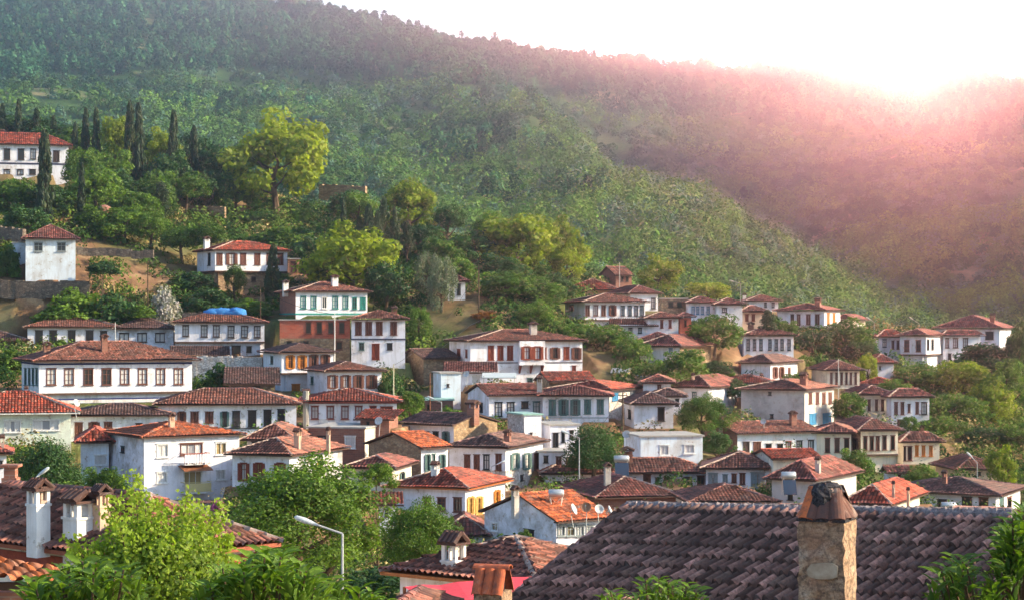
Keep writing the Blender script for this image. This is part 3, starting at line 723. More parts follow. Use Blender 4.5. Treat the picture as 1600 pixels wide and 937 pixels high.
def house(nm, label, d, x0, xm, x1, ye, yb, yr, roof='hip', rc='br', wc='w', wins=(), main=None, D=7.0, bands=(), low=None, jet=None,
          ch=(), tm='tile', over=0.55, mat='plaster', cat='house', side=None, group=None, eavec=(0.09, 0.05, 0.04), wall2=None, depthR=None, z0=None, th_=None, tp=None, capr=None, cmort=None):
    """x0, xm, x1: left end, near corner, right end (photo px).  L wall = x0..xm, R wall = xm..x1"""
    rr = random.Random(int(x0*7+ye*13)); s = F/d
    u = lambda x: (x-CX)/F
    Mx = xof(xm, d)
    if xm >= x1:
        th = math.atan(u(xm))-0.01 if side is None else R_(side); main = 'L'
    elif xm <= x0:
        th = math.pi/2 - 0.0; main = 'R'
    else:
        if main is None: main = 'L' if (xm-x0) >= (x1-xm) else 'R'
        if main == 'L': th = math.asin(min(.86, (x1-xm)/(s*D)))+math.atan(u(xm))*0.9
        else: th = math.acos(min(.92, (xm-x0)/(s*D)))+math.atan(u(xm))*0.9
        th = max(0.05, min(1.5, th))
    if th_ is not None: th = R_(th_)
    a = Vector((-math.cos(th), math.sin(th), 0)); b = Vector((math.sin(th), math.cos(th), 0))
    if xm <= x0:   # only the right-hand wall seen
        t0 = math.atan(u(xm)); b = Vector((math.cos(-t0), -math.sin(t0)*1.0, 0)); b = Vector((math.cos(t0), -math.sin(t0), 0)).normalized(); a = Vector((math.sin(t0), math.cos(t0), 0))
    Mv = Vector((Mx, d, 0))
    def hit(dirv, x):
        den = dirv.x-u(x)*dirv.y
        return (u(x)*Mv.y-Mv.x)/den if abs(den) > 1e-6 else 0
    LA = hit(a, x0) if xm > x0 else D
    LB = hit(b, x1) if x1 > xm else D
    if xm > x0 and not (0 < LA < 40): LA = abs(xm-x0)/s
    if x1 > xm and not (0 < LB < 40): LB = abs(x1-xm)/s
    if depthR: LB = depthR
    ze = zof(ye, d); zb = z0 if z0 is not None else zof(yb, d)
    gs = [gz(CX+F*p.x/p.y, p.y) for p in (Mv, Mv+a*LA, Mv+b*LB, Mv+a*LA+b*LB)]
    zbot = min([zb]+gs)-0.6
    base = (Mx, d, zb)
    FOOT.append((Mx, d, (a.x, a.y), (b.x, b.y), LA, LB, zb))
    e = empty(nm, base, label, cat, group)
    # walls
    walls = {'L': (Mv+a*LA, -a, Vector((-b.x, -b.y, 0)), LA), 'R': (Mv, b, Vector((-a.x, -a.y, 0)), LB)}
    holes = {'L': [], 'R': []}; specs = []
    for (seg, style, w, yt, yb_, xs) in wins:
        O, T, Nn, Lw = walls[seg]
        def hu(x):
            den = T.x-u(x)*T.y; return (u(x)*O.y-O.x)/den
        for x in xs:
            uc = hu(x); dd = (O+T*uc).y
            ww = hu(x+w/2)-hu(x-w/2)
            A = max(.05, uc-ww/2); B = min(Lw-.05, uc+ww/2); Z1 = zof(yt, dd); Z0 = zof(yb_, dd)
            if B-A < 0.15: continue
            holes[seg].append((A, B, Z0, Z1)); specs.append((seg, style, A, B, Z0, Z1))
    mats = [mat]; segs = []
    zj = zof(jet, d) if jet else None; zl = zof(low[0], d) if low else None
    mb = MB(); inset = 0.45 if jet else 0
    mats = [mat]+([low[1]] if low else [])
    if wall2: mats.append(wall2[1])
    cuts = sorted({zbot, ze, *( [zj] if zj else []), *([zl] if zl else [])})
    for k in range(len(cuts)-1):
        za, zc = cuts[k], cuts[k+1]
        mi = 1 if (zl is not None and zc <= zl+1e-6) else 0
        ins = inset if (zj is not None and zc <= zj+1e-6) else 0
        for sg, (O, T, Nn, Lw) in walls.items():
            m2 = mi
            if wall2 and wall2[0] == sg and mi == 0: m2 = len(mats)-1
            hh = [h for h in holes[sg]]
            wallseg(mb, O-Nn*ins, T, Nn, Lw, za, zc, hh, m2)
        A = Mv+a*LA; B = Mv+b*LB; C = A+b*LB
        for p, q in ((A, C), (C, B)):
            mb.quad((p.x, p.y, za), (q.x, q.y, za), (q.x, q.y, zc), (p.x, p.y, zc), mi)
    if jet:
        A = Mv+a*LA; B = Mv+b*LB; C = A+b*LB
        mb.quad(*[(p.x, p.y, zj) for p in (Mv, A, C, B)], 0)
    # roof
    ax = (a, b, Vector((0, 0, 1)))
    P = lambda p, q, z: tuple(Mv+a*p+b*q+Vector((0, 0, z)))
    o = over
    longA = (LA >= LB) if main is None else (main == 'L')
    if roof == 'hip' and abs(LA-LB) > 0.8: longA = LA >= LB
    if longA: span, ln = LB, LA
    else: span, ln = LA, LB
    mid = (Mv+(b*LB/2 if longA else a*LA/2)).y
    h = max(0.5, min((span/2+o)*0.62, zof(yr, mid)-ze))
    tl = Tiles(seed=int(abs(x0)+ye), **(tp or dict(pitch=0.27, course=0.47, res=4, amp=0.075)))
    zz = ze+0.05
    if roof in ('hip', 'gable', 'pyr'):
        half = span/2+o; g = 0.25
        if roof == 'gable': inset_ = 0; og = g
        else: inset_ = min(half, (ln+2*o)/2); og = o
        def Q(l, s_, z):    # l along ridge axis, s_ across
            return P(l, s_, z) if longA else P(s_, l, z)
        E = [Q(-og, -o, zz), Q(ln+og, -o, zz), Q(ln+og, span+o, zz), Q(-og, span+o, zz)]
        R0 = Q(-og+inset_, span/2, zz+h); R1 = Q(ln+og-inset_, span/2, zz+h)
        tl.slope(E[1], E[0], R1, R0); tl.plain(E[3], E[2], R0, R1)
        if roof != 'gable':
            tl.slope(E[0], E[3], R0, R0)
            tl.slope(E[2], E[1], R1, R1)
            capm = cmort if cmort is not None else (1 if rr.random() < .6 else 0)
            for p, q in ((E[0], R0), (E[1], R1), (E[3], R0)): tl.ridge(p, q, capm)
        else:
            gm = mats.index(low[1]) if (low and len(low) > 2) else 0
            for l in (0, ln):
                if wall2: gm = len(mats)-1
                mb.tri(Q(l, 0, ze), Q(l, span, ze), Q(l, span/2, ze+h*(span/2)/half), gm)
            # verge boards
        tl.ridge(R0, R1, 0)
        ro = tl.build('roof', tm, e, base, RC[rc])
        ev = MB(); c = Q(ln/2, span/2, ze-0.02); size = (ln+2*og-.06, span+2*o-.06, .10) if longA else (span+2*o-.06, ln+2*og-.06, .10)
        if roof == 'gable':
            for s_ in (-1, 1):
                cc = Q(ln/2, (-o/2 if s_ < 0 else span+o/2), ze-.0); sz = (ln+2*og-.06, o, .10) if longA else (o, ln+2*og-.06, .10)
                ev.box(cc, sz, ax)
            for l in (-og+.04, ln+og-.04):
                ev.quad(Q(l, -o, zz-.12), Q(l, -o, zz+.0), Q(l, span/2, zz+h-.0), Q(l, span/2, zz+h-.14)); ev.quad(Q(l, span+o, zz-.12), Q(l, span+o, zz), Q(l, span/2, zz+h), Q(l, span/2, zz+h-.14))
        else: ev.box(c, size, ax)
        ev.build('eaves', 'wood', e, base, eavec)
    elif roof == 'flat':
        f = MB(); f.box(P(LA/2, LB/2, ze+.06), (LA+.3, LB+.3, .14), ax)
        ro = f.build('roof', 'concrete' if rc != 'grn' else 'paint', e, base, (0.25, 0.42, 0.38))
    elif roof == 'shed':
        E0, E1 = P(-o, -o, zz), P(LA+o, -o, zz)
        R0, R1 = P(-o, LB+o, zz+h), P(LA+o, LB+o, zz+h)
        tl.slope(E1, E0, R1, R0); ro = tl.build('roof', tm, e, base, RC[rc])
        for l in (0, LA): mb.tri(P(l, 0, ze), P(l, LB, ze), P(l, LB, ze+h), 0)
        ev = MB(); ev.box(P(LA/2, -o+.05, ze), (LA+2*o, .08, .12), ax); ev.build('eaves', 'wood', e, base, eavec)
    w = mb.build('wall', mats, e, base, WC[wc])
    for (seg, style, A, B, Z0, Z1) in specs:
        O, T, Nn, Lw = walls[seg]
        ins = inset if (zj is not None and Z1 <= zj+.2) else 0
        window(e, base, O-Nn*ins, T, Nn, A, B, Z0, Z1, style, rr)
    # trim bands (y, colour, height m)
    for (y, cc, hh) in bands:
        z = zof(y, d); q = MB()
        q.box(P(LA/2, -.03, z), (LA+.12, .06, hh), ax); q.box(P(-.03, LB/2, z), (.06, LB+.02, hh), ax)
        q.build('trim_band', 'wood', e, base, cc)
    if jet:
        q = MB(); q.box(P(LA/2, .02, zj-.09), (LA+.04, .18, .18), ax); q.box(P(.02, LB/2, zj-.09), (.18, LB, .18), ax)
        n = max(2, int(LA/1.1))
        for i in range(n): q.box(P((i+.5)*LA/n, .25, zj-.08), (.12, .5, .14), ax)
        q.build('jetty_beams', 'wood', e, base, (0.10, 0.055, 0.04))
    for (x, yt, yb_, wpx, k) in ch:
        # on the roof, half-way back
        t = (u(x)*Mv.y-Mv.x); dd = d+min(LB, LA)*0.45 if roof != 'flat' else d+2
        zt = zof(yt, dd); zc = min(zof(yb_, dd), ze+h)-0.9
        cx = xof(x, dd)
        chimney(ro, base, (cx, dd, 0), wpx*dd/F, zc, zt, k, ax)
    H_INFO.append((nm, label, x0, x1, ye, yb, d))
    return e, dict(P=P, ax=ax, LA=LA, LB=LB, base=base, walls=walls, ze=ze, zb=zb)
H_INFO = []
# ------------------------------------------------------------------ the houses (photo px)
NAVY = (0.03, 0.04, 0.16); BRN = (0.10, 0.05, 0.035); TEAL = (0.04, 0.3, 0.27)
HOUSES = [
 dict(nm='house', label='large white house with red roof among cypresses, highest in the village', d=280, x0=-70, xm=107, x1=107, ye=228, yb=274, yr=210, rc='red', tm='tile_new',
   wins=[('L','d4k',10,233,250,[11,33]),('L','d4c',9,233,249,[52]),('L','dck',10,236,253,[88]),('L','d4',10,265,273,[11,32,51,72])], bands=[(257,(0.05,0.05,0.1),.22)], ch=[(3,204,216,7,'w')]),
 dict(nm='cottage', label='small square white cottage with pyramid roof and two white windows on bare slope', d=235, x0=40, xm=118, x1=118, ye=374, yb=437, yr=352, roof='pyr', rc='ma', D=6, depthR=6.2, mat='plaster', wc='bl',
   wins=[('L','s4k',14,379,393,[60,96])]),
 dict(nm='shed', label='low white lean-to wall beside the square cottage', d=240, x0=20, xm=42, x1=42, ye=380, yb=410, yr=377, roof='flat', D=3, depthR=3, wc='bl', wins=[('L','dhk',3,396,400,[30])], cat='shed'),
 dict(nm='house', label='white house with red roof above a pergola, over a rough stone basement', d=250, x0=308, xm=336, x1=449, ye=391, yb=460, yr=377, rc='red', tm='tile_new', low=(424,'stone'), jet=423,
   wins=[('L','k4x',4,396,415,[327]),('R','mcx',9.5,396,414,[343,380,402,421,438]),('R','mOc',9,396,414,[362]),('R','dhx',7,433,440,[398])], bands=[], ch=[(323,371,384,8,'w')]),
 dict(nm='shed', label='small brown wooden shed at the right end of the red-roofed house', d=252, x0=450, xm=468, x1=468, ye=405, yb=428, yr=403, roof='flat', mat='wood', wc='or', D=3, depthR=3, wins=[('L','mcx',10,409,425,[459])], cat='shed'),
 dict(nm='house', label='white house with five teal windows, standing above the red brick house', d=229, x0=437, xm=462, x1=574, ye=456, yb=492, yr=441, rc='br', wall2=('L','oldbrick'), D=7.5,
   wins=[('R','t4c',9,463,482,[474,490,524,540]),('R','w2k',8,464,482,[507]),('R','t4k',7,465,483,[554]),('R','tck',9,465,483,[567])], bands=[(490,TEAL,.18)], ch=[(523,431,443,9,'w'),(446,439,452,8,'w')]),
 dict(nm='house', label='roofless red brick house with four dark windows over a rough stone ground floor', d=216, x0=437, xm=547, x1=547, ye=500, yb=566, yr=498, roof='flat', mat='brick', wc='w', low=(528,'stone'), D=6, depthR=6,
   wins=[('L','mhx',9,503,521,[482,499,517,534]),('L','mhx',10,533,546,[530]),('L','dhx',8,533,539,[452,478])]),
 dict(nm='house', label='two storey white house with arched brown door and four brown shuttered windows', d=214, x0=549, xm=633, x1=633, ye=499, yb=566, yr=485, rc='br', roof='hip', D=8, depthR=7,
   wins=[('L','mcx',10.5,503,523,[560,576,592.5,615]),('L','g4k',8.5,535,547,[565]),('L','k4k',8.5,536,546,[609]),('L','rDx',12,537,561,[587])], bands=[(529.5,(0.06,0.06,0.1),.18)], ch=[(616,480,492,8,'b')]),
 dict(nm='house', label='white house with six dark windows and a jettied right half, below a blue tarpaulin', d=223, x0=273, xm=413, x1=413, ye=504, yb=552, yr=490, rc='br', jet=533,
   wins=[('L','d4c',10,508,525,[290]),('L','d4c',10.5,508,526,[319,338]),('L','d4c',10.5,509,527,[361,382,402]),('L','dhx',14,540,554,[369]),('L','d4',8,541,550,[389])]),
 dict(nm='house', label='long low white house with five tall dark windows, uppermost of the left rows', d=226, x0=43, xm=182, x1=182, ye=511, yb=548, yr=496, rc='br', tm='tile',
   wins=[('L','d2k',12,516,537,[61,83,112,140]),('L','d2k',11,517,531,[162])], ch=[(163,486,500,8,'b')], bands=[(545,NAVY,.12)]),
 dict(nm='house', label='peeling white house with three wide windows, joined to the long low one', d=227, x0=182, xm=271, x1=271, ye=513, yb=548, yr=496, rc='dk', mat='stained', wc='w',
   wins=[('L','d2c',15,520,534,[194,222,250])]),
 dict(nm='outbuilding', label='low rubble walled outbuilding with dark roof beneath the six windowed white house', d=216, x0=272, xm=352, x1=352, ye=556, yb=590, yr=541, roof='shed', rc='dk', tm='tile_old', mat='palestone', D=5, depthR=4.5, wins=[('L','dhk',8,562,571,[308])], cat='outbuilding'),
 dict(nm='house', label='big white house with eight windows in a row and wide grey brown hipped roof', d=182, x0=34, xm=61, x1=300, ye=564, yb=630, yr=534, rc='br', D=8.5, over=.75, jet=614, 
   wins=[('R','m4c',15.5,575,601,[80,108]),('R','mOx',15.5,575,601,[138]) if False else ('R','m4k',15.5,575,601,[138,166.5]),('R','m4c',15,575,600,[195,223,251,279]),('L','g4k',3.2,575,601,[40,46,52,57.5])], bands=[(568.5,NAVY,.16),(624,NAVY,.14)], ch=[(163,523,540,9,'b'),(73,535,552,10,'b')]),
 dict(nm='house', label='cream house with bright red hipped roof and white eave slab, at the left edge', d=166, x0=-60, xm=111, x1=111, ye=644, yb=692, yr=611, rc='red', tm='tile_new', wc='gr', eavec=(.8,.8,.78), over=.8,
   wins=[('L','wpc',27,656,675,[19.5]),('L','wpc',42,655,672,[72])], ch=[(41,604,620,5,'t')]),
 dict(nm='house', label='low white and stone house with blackened tile roof, between red roof and long white house', d=173, x0=111, xm=265, x1=265, ye=648, yb=690, yr=630, rc='dk', tm='tile_old', 
   wins=[('L','mDx',13,660,681,[123]),('L','mOk',9,659,672,[147]),('L','mcx',13,659,668,[169]),('L','dhx',10,661,667,[217])]),
 dict(nm='house', label='long white house with nine dark windows and old brown tile roof, left of centre', d=176, x0=247, xm=463, x1=463, ye=631, yb=676, yr=606, roof='hip', rc='br', tm='tile', D=8,
   wins=[('L','mOk',7,643,660,[284]),('L','mcx',13,643,660,[304,327]),('L','kOk',7,643,665,[351]),('L','k4k',12,642,666,[369]),('L','k4k',13,641,666,[394]),('L','k4k',12.5,640,665,[418]),('L','k4k',12,639,664,[439.5])], bands=[(668,(0.1,0.1,0.12),.1)]),
 dict(nm='house', label='white house with red brown framed windows, grey pipe column and air conditioner', d=178, x0=474, xm=620, x1=620, ye=627, yb=668, yr=607, rc='red', tm='tile', D=8, eavec=(.2,.04,.03),
   wins=[('L','r4c',11.5,634,654,[492,516,539,560.5]),('L','r4k',11,634,645,[583]),('L','rpk',19,635,652,[604])], bands=[(628.5,(.25,.04,.03),.12)], ch=[(478,609,628,10,'g')]),
 dict(nm='house', label='white house with orange open shutters over a rough left side wall', d=205, x0=411, xm=440, x1=521, ye=551, yb=610, yr=537, rc='dk', D=7, jet=582,
   wins=[('R','o4k',9,555,575,[]),('R','oOk',7.5,555,575,[453.5,472]),('R','mOk',7.5,554,575,[490,508]),('R','oDx',13,600,610,[464]),('L','g4k',4,556,568,[425])]),
 dict(nm='house', label='white house with four brown shuttered windows, in front of the two storey white house', d=198, x0=480, xm=511, x1=596, ye=580, yb=616, yr=566, rc='br', D=7,
   wins=[('R','mOc',8.5,586,606,[519.5,540]),('R','mOk',8.5,586,606,[560,580.5]),('L','g4k',4,588,600,[488])]),
 dict(nm='barn', label='windowless brown stone barn with gabled old roof', d=214, x0=624, xm=662, x1=715, ye=560, yb=606, yr=545, roof='gable', main='R', rc='dk', tm='tile_old', mat='stone', D=7.5, cat='barn'),
 dict(nm='house', label='small white house with dark red lean-to roof, beside a white satellite dish', d=206, x0=700, xm=770, x1=770, ye=582, yb=600, yr=566, roof='shed', rc='ma', D=4, depthR=4, wins=[('L','w2c',13,586,599,[744])]),
 dict(nm='outbuilding', label='small white flat roofed box building right of the brown stone barn', d=200, x0=677, xm=689, x1=720, ye=583, yb=618, yr=580, roof='flat', D=4, wc='bl', wins=[('R','dhk',3,600,604,[700])], cat='outbuilding'),
 dict(nm='mansion', label='large two storey white house with brown shutters and a bay carried on brackets', d=212, x0=702, xm=735, x1=910, ye=533, yb=598, yr=515, rc='br', D=9.5, main='R',
   wins=[('R','rcx',9.5,540,562,[767,782,797]),('L','rck',5,545,557,[]),('R','rcx',4,543,560,[852]),('R','mOk',8,543,560,[867]),('R','rcx',9,542,561,[885]),('R','mOk',8,543,561,[900.5]),('R','g4k',9,590,600,[828]),('R','rDx',6,571,582,[897]),('L','rcx',5,545,558,[717]),('L','rcx',3,546,558,[729])], bands=[(566.5,(.12,.1,.12),.12)], ch=[(833,504,518,10,'g')]),
 dict(nm='house', label='white house with left gable wall and four dark framed windows, at the centre', d=189, x0=731, xm=764, x1=849, ye=618, yb=652, yr=600, roof='gable', main='R', rc='ma', D=7.5,
   wins=[('R','k4c',11.5,628,650,[779,798]),('R','k4k',11,627,637,[820]),('R','g4c',11,627,648,[838]),('L','k4k',5,629,643,[752])]),
 dict(nm='house', label='white house with five teal shuttered windows and maroon roof, at the centre', d=188, x0=848, xm=951, x1=951, ye=618, yb=658, yr=602, roof='hip', rc='ma', D=7,
   wins=[('L','gcx',11.5,624,648,[863]),('L','gOk',8,624,648,[880.5,899]),('L','gcx',11,624,646,[918,938])], bands=[(652,(.35,.4,.45),.12)], ch=[(843,588,606,8,'g')]),
 dict(nm='house', label='rubble walled house with long red roof and one blue shuttered window', d=198, x0=860, xm=952, x1=1002, ye=609, yb=668, yr=596, rc='red', mat='palestone', D=8, main='L', wins=[('R','bcx',9,614,625,[961])]),
 dict(nm='outhouse', label='small gable ended red tiled roof just below the bracketed white house', d=204, x0=838, xm=858, x1=928, ye=596, yb=606, yr=581, roof='gable', main='R', rc='red', mat='stone', D=5, wins=[], cat='outbuilding'),
 dict(nm='tower_house', label='tall block with peeling pink left side, white right side and flat green top', d=172, x0=793, xm=819, x1=846, ye=648, yb=712, yr=641, roof='flat', rc='grn', D=4, mat='plaster', wc='w', wall2=('L','palestone'), wins=[('R','khx',3,676,682,[830])], cat='house'),
 dict(nm='house', label='pale cream terrace house with flat top and two doors, left of the dark round tree', d=175, x0=838, xm=860, x1=905, ye=664, yb=724, yr=660, roof='flat', D=5, wc='w', main='R', wins=[('R','kDx',9,676,698,[868]),('R','d4k',6,672,684,[893]),('R','k2k',5,675,690,[880])]),
 dict(nm='house', label='low white house with dark left roof slope and rubble stone gable to the right', d=172, x0=628, xm=709, x1=777, ye=664, yb=700, yr=646, roof='gable', main='L', rc='dk', tm='tile', D=7, wall2=('R','stone'),
   wins=[('L','k4k',9,674,686,[666]),('L','k4k',9,674,690,[681]),('L','gOk',6,674,694,[697]),('R','mcx',9,674,692,[])], ch=[(739,627,648,14,'b')]),
 dict(nm='house', label='stone gabled house with bright orange roof and blue grey shutters', d=158, x0=576, xm=658, x1=700, ye=700, yb=746, yr=675, roof='gable', main='R', rc='or', tm='tile_new', D=7.5, wall2=('L','stone'),
   wins=[('R','gOk',5,710,735,[668]),('R','g4k',4,709,735,[678]),('R','gOk',5,710,733,[691])]),
 dict(nm='house', label='small house with sagging dark red roof, below the stone gable with orange roof', d=150, x0=545, xm=612, x1=643, ye=731, yb=765, yr=714, rc='ma', tm='tile', D=6, wc='c', wins=[('R','kOk',4,738,752,[628]),('L','r4k',8,740,756,[590])]),
 dict(nm='house', label='white corner house with dark roof, tall brown windows and stone ground floor', d=163, x0=702, xm=790, x1=848, ye=699, yb=766, yr=681, rc='dk', tm='tile_old', D=9, low=(735,'palestone'), main='L',
   wins=[('L','mcx',9.5,710,734,[730,745]),('L','k4c',9.5,710,733,[760]),('L','mcx',9.5,709,734,[779]),('R','gOc',7,708,732,[804,823]),('R','mck',7,708,733,[838]),('R','khx',4,742,750,[815])], ch=[(793,672,686,9,'b')]),
 dict(nm='house', label='white house with orange brown eaves and golden shutters at its sunlit corner', d=148, x0=610, xm=727, x1=789, ye=763, yb=808, yr=737, rc='red', tm='tile', D=8, eavec=(.42,.13,.04), over=.6, main='L',
   wins=[('L','m4k',11,777,797,[668]),('L','m4k',13,777,797,[690]),('L','m4k',13,777,799,[715]),('R','yOy',6,776,803,[735,748]),('R','oOy',5,766,790,[776])], ch=[(680,722,742,10,'w')]),
 dict(nm='house', label='grey gabled house with bright orange roof carrying satellite dishes and a glazed porch', d=135, x0=757, xm=869, x1=948, ye=815, yb=862, yr=771, roof='gable', main='R', rc='or', tm='tile_new', D=8.6, mat='stained', wc='w', 
   wins=[('L','tan' and 'w4y',10,816,829,[773]),('L','k4k',15,827,843,[827]),('R','s4c',12,820,837,[877]),('R','s4y',13,820,837,[892]),('R','s4c',12,820,837,[907,921]),('L','dhk',8,837,840,[795]),('L','khx',9,848,860,[772])], ch=[(805,760,790,9,'g')]),
 dict(nm='long_house', label='long white house with old brown roof and scattered dark windows, below the dark round tree', d=168, x0=845, xm=852, x1=1102, ye=739, yb=778, yr=716, rc='br', tm='tile', D=7, over=.6,
   wins=[('R','m2x',11,752,760,[870]),('R','m2x',10,752,760,[886]),('R','mcx',7,746,758,[989]),('R','mcx',12,741,757,[1011]),('R','mcx',6,746,761,[1027]),('R','mDx',12,746,765,[1043]),('R','m2k',12,745,759,[1075]),('R','m2x',12,743,757,[1095])], ch=[(917,706,722,9,'b'),(980,700,720,15,'b')], cat='house'),
 dict(nm='house', label='white house with faded grey wooden shutters, right end of the long old roof', d=164, x0=1103, xm=1207, x1=1207, ye=732, yb=775, yr=710, rc='br', tm='tile', D=7,
   wins=[('L','scx',15,739,757,[1114]),('L','scx',8,741,755,[1133]),('L','mck',8,740,753,[1147]),('L','mck',9,739,756,[1160]),('L','scx',22,738,761,[1184])]),
 dict(nm='house', label='red brick house with dark maroon roof and one teal shuttered window', d=150, x0=880, xm=936, x1=1058, ye=777, yb=805, yr=750, rc='ma', tm='tile', mat='oldbrick', D=9, main='R', over=.6,
   wins=[('R','sOc',9,782,795,[993])], ch=[(949,724,750,9,'g')]),
 dict(nm='house', label='tan walled house with low brown roof just behind the foreground roof ridge', d=140, x0=1056, xm=1085, x1=1208, ye=784, yb=800, yr=763, rc='br', tm='tile', wc='tan', D=7, wins=[('R','yhx',6,786,792,[1190])], ch=[(1149,760,780,11,'b')]),
 dict(nm='house', label='blue boarded house front under a small red roof', d=148, x0=1168, xm=1206, x1=1206, ye=738, yb=775, yr=720, rc='br', wc='bl', D=5, depthR=5, wins=[('L','bcx',12,746,770,[1180,1195])]) if False else None,
 dict(nm='house', label='white house with red brick gable end and dark windows under a brown roof', d=182, x0=1098, xm=1152, x1=1277, ye=677, yb=713, yr=659, rc='br', D=8, roof='gable', main='R', wall2=('L','oldbrick'),
   wins=[('R','dDx',10,690,712,[1166]),('R','mcx',12,690,704,[1183]),('R','k2x',9,693,702,[1201,1219]),('R','r2c',8.5,689,703,[1232]),('R','k4c',9,688,703,[1249]),('R','k2c',9,687,704,[1267])], ch=[(1131,650,664,12,'g'),(1239,643,660,9,'b')]),
 dict(nm='house', label='narrow white house with three dark windows, left of the boarded grey wall', d=184, x0=1276, xm=1330, x1=1330, ye=676, yb=720, yr=664, rc='br', wc='c', D=6, depthR=6, wins=[('L','mhx',8,684,706,[1293,1308,1323])]),
 dict(nm='house', label='white house with five tall windows and a boarded grey left side', d=187, x0=1302, xm=1345, x1=1403, ye=672, yb=745, yr=655, rc='br', D=8, main='R', jet=709, wc='c', wall2=('L','darkstone'),
   wins=[('R','mhx',6.5,681,703,[1352,1362]),('R','mcx',6,681,703,[1371.5]),('R','mhx',6.5,680,702,[1382,1395]),('L','khx',8,684,704,[1337])]),
 dict(nm='house', label='cream house with two dark and three orange shuttered windows, lowest on the right', d=191, x0=1403, xm=1411, x1=1468, ye=690, yb=724, yr=673, rc='br', wc='c', D=6, 
   wins=[('R','mhx',7,697,719,[1412,1421.5] ),('R','ocx',5.5,696,712,[1432.5,1443,1454.5])], ch=[(1441,665,680,4,'b')]),
 dict(nm='house', label='cream house with three brown windows joined to a taller corner house', d=217, x0=1322, xm=1345, x1=1393, ye=616, yb=668, yr=603, rc='ma', wc='c', D=7, wins=[('R','mcx',4.5,624,641,[1358,1369.5,1379])]),
 dict(nm='house', label='white corner house with five narrow brown windows, right of the cream one', d=214, x0=1385, xm=1393, x1=1452, ye=620, yb=668, yr=607, rc='ma', D=7, wins=[('R','mcx',5.5,628,647,[1400,1410]),('R','mcx',4,631,644,[1420.5]),('R','mcx',5,628,646,[1433]),('R','d4c',9,628,647,[1444]),('R','mck',6,655,664,[1405])]),
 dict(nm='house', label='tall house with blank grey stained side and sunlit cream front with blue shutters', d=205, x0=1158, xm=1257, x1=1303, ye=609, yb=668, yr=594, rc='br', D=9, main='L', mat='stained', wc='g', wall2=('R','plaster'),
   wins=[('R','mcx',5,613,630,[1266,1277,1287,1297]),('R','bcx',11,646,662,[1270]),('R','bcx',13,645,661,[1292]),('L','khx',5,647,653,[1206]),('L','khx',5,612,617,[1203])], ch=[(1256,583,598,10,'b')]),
 dict(nm='house', label='whitewashed house with maroon roof, left neighbour of the grey stained wall', d=209, x0=1052, xm=1107, x1=1160, ye=605, yb=650, yr=587, rc='ma', D=9, main='L', wins=[('R','sck',5,612,631,[1147]),('L','g4c',7,612,626,[1085])], ch=[(1083,583,600,4,'t')]),
 dict(nm='house', label='long red roofed house rising behind the whitewashed house and grey stained wall', d=216, x0=1125, xm=1207, x1=1207, ye=598, yb=620, yr=585, rc='red', D=6, depthR=6, wins=[], ch=[(1174,585,600,4,'w'),(1190,584,600,4,'w')]),
 dict(nm='house', label='small white house with old dark roof and one tall dark window, at centre right', d=188, x0=976, xm=991, x1=1052, ye=631, yb=668, yr=614, rc='dk', tm='tile_old', D=7, wins=[('R','dhx',11,636,657,[1033]),('L','k2k',4,640,653,[984])]),
 dict(nm='house', label='long flat roofed white house with two curtained windows', d=172, x0=975, xm=1001, x1=1098, ye=682, yb=715, yr=679, roof='flat', D=6, wc='bl', main='R', wins=[('R','w2c',15,695,711,[1038]),('R','w2c',17,694,708,[1077])]),
 dict(nm='house', label='white upper floor house with row of grey shuttered windows over leafy fig trees', d=240, x0=883, xm=914, x1=1008, ye=472, yb=520, yr=459, rc='br', D=8.5, jet=499, main='R',
   wins=[('R','mcx',7,477,493,[918,943]),('R','m2c',7,477,493,[931]),('R','mOk',6,477,493,[957]),('R','k4c',6,478,493,[973,984,994,1003]),('L','k4k',6,477,485,[893]),('R','s2k',10,506,512,[952])]),
 dict(nm='house', label='white house with tall narrow windows behind the row of grey shutters', d=252, x0=952, xm=985, x1=1028, ye=459, yb=485, yr=446, rc='ma', D=8, wins=[('R','d4c',7,466,482,[1021])]),
 dict(nm='house', label='wide red roofed house with orange red wall near the top of the village', d=264, x0=888, xm=963, x1=963, ye=453, yb=470, yr=436, rc='red', D=7, wc='or', wins=[('L','mhx',4,457,462,[905])]),
 dict(nm='ruin', label='broken stone and brick ruin topping the ridge beside a yellow green tree', d=277, x0=937, xm=962, x1=987, ye=431, yb=450, yr=417, roof='gable', main='R', rc='br', mat='oldbrick', D=6, wins=[('R','khx',4,433,440,[972,980])], cat='ruin'),
 dict(nm='ruin', label='crumbling orange earth ruin without roof, left of four small blue windows', d=246, x0=1029, xm=1033, x1=1074, ye=467, yb=495, yr=466, roof='flat', D=5, mat='stone', wins=[('R','dhx',8,472,480,[1048,1062])], cat='ruin'),
 dict(nm='house', label='white house with four small blue windows, right of the orange ruin', d=244, x0=1070, xm=1076, x1=1117, ye=473, yb=500, yr=464, rc='ma', D=6, wins=[('R','b4c',5,479,491,[1083,1090,1097.5,1106.5])]),
 dict(nm='house', label='white house end with a single small window behind the great green tree', d=243, x0=1113, xm=1120, x1=1160, ye=476, yb=495, yr=466, rc='ma', D=7, wins=[('R','k4c',8,481,488,[1132])]),
 dict(nm='house', label='low white house with two red brown shutters between the ruin and brick pillar', d=233, x0=1006, xm=1012, x1=1060, ye=497, yb=520, yr=488, rc='br', D=6, wins=[('R','rcx',4.5,500,512,[1034,1047])]),
 dict(nm='house', label='brown gable cottage of brick and plaster at the right of two red brown shutters', d=234, x0=1058, xm=1062, x1=1080, ye=495, yb=522, yr=488, rc='ma', D=5, mat='brick', wins=[('R','mhx',4,500,510,[1071])]),
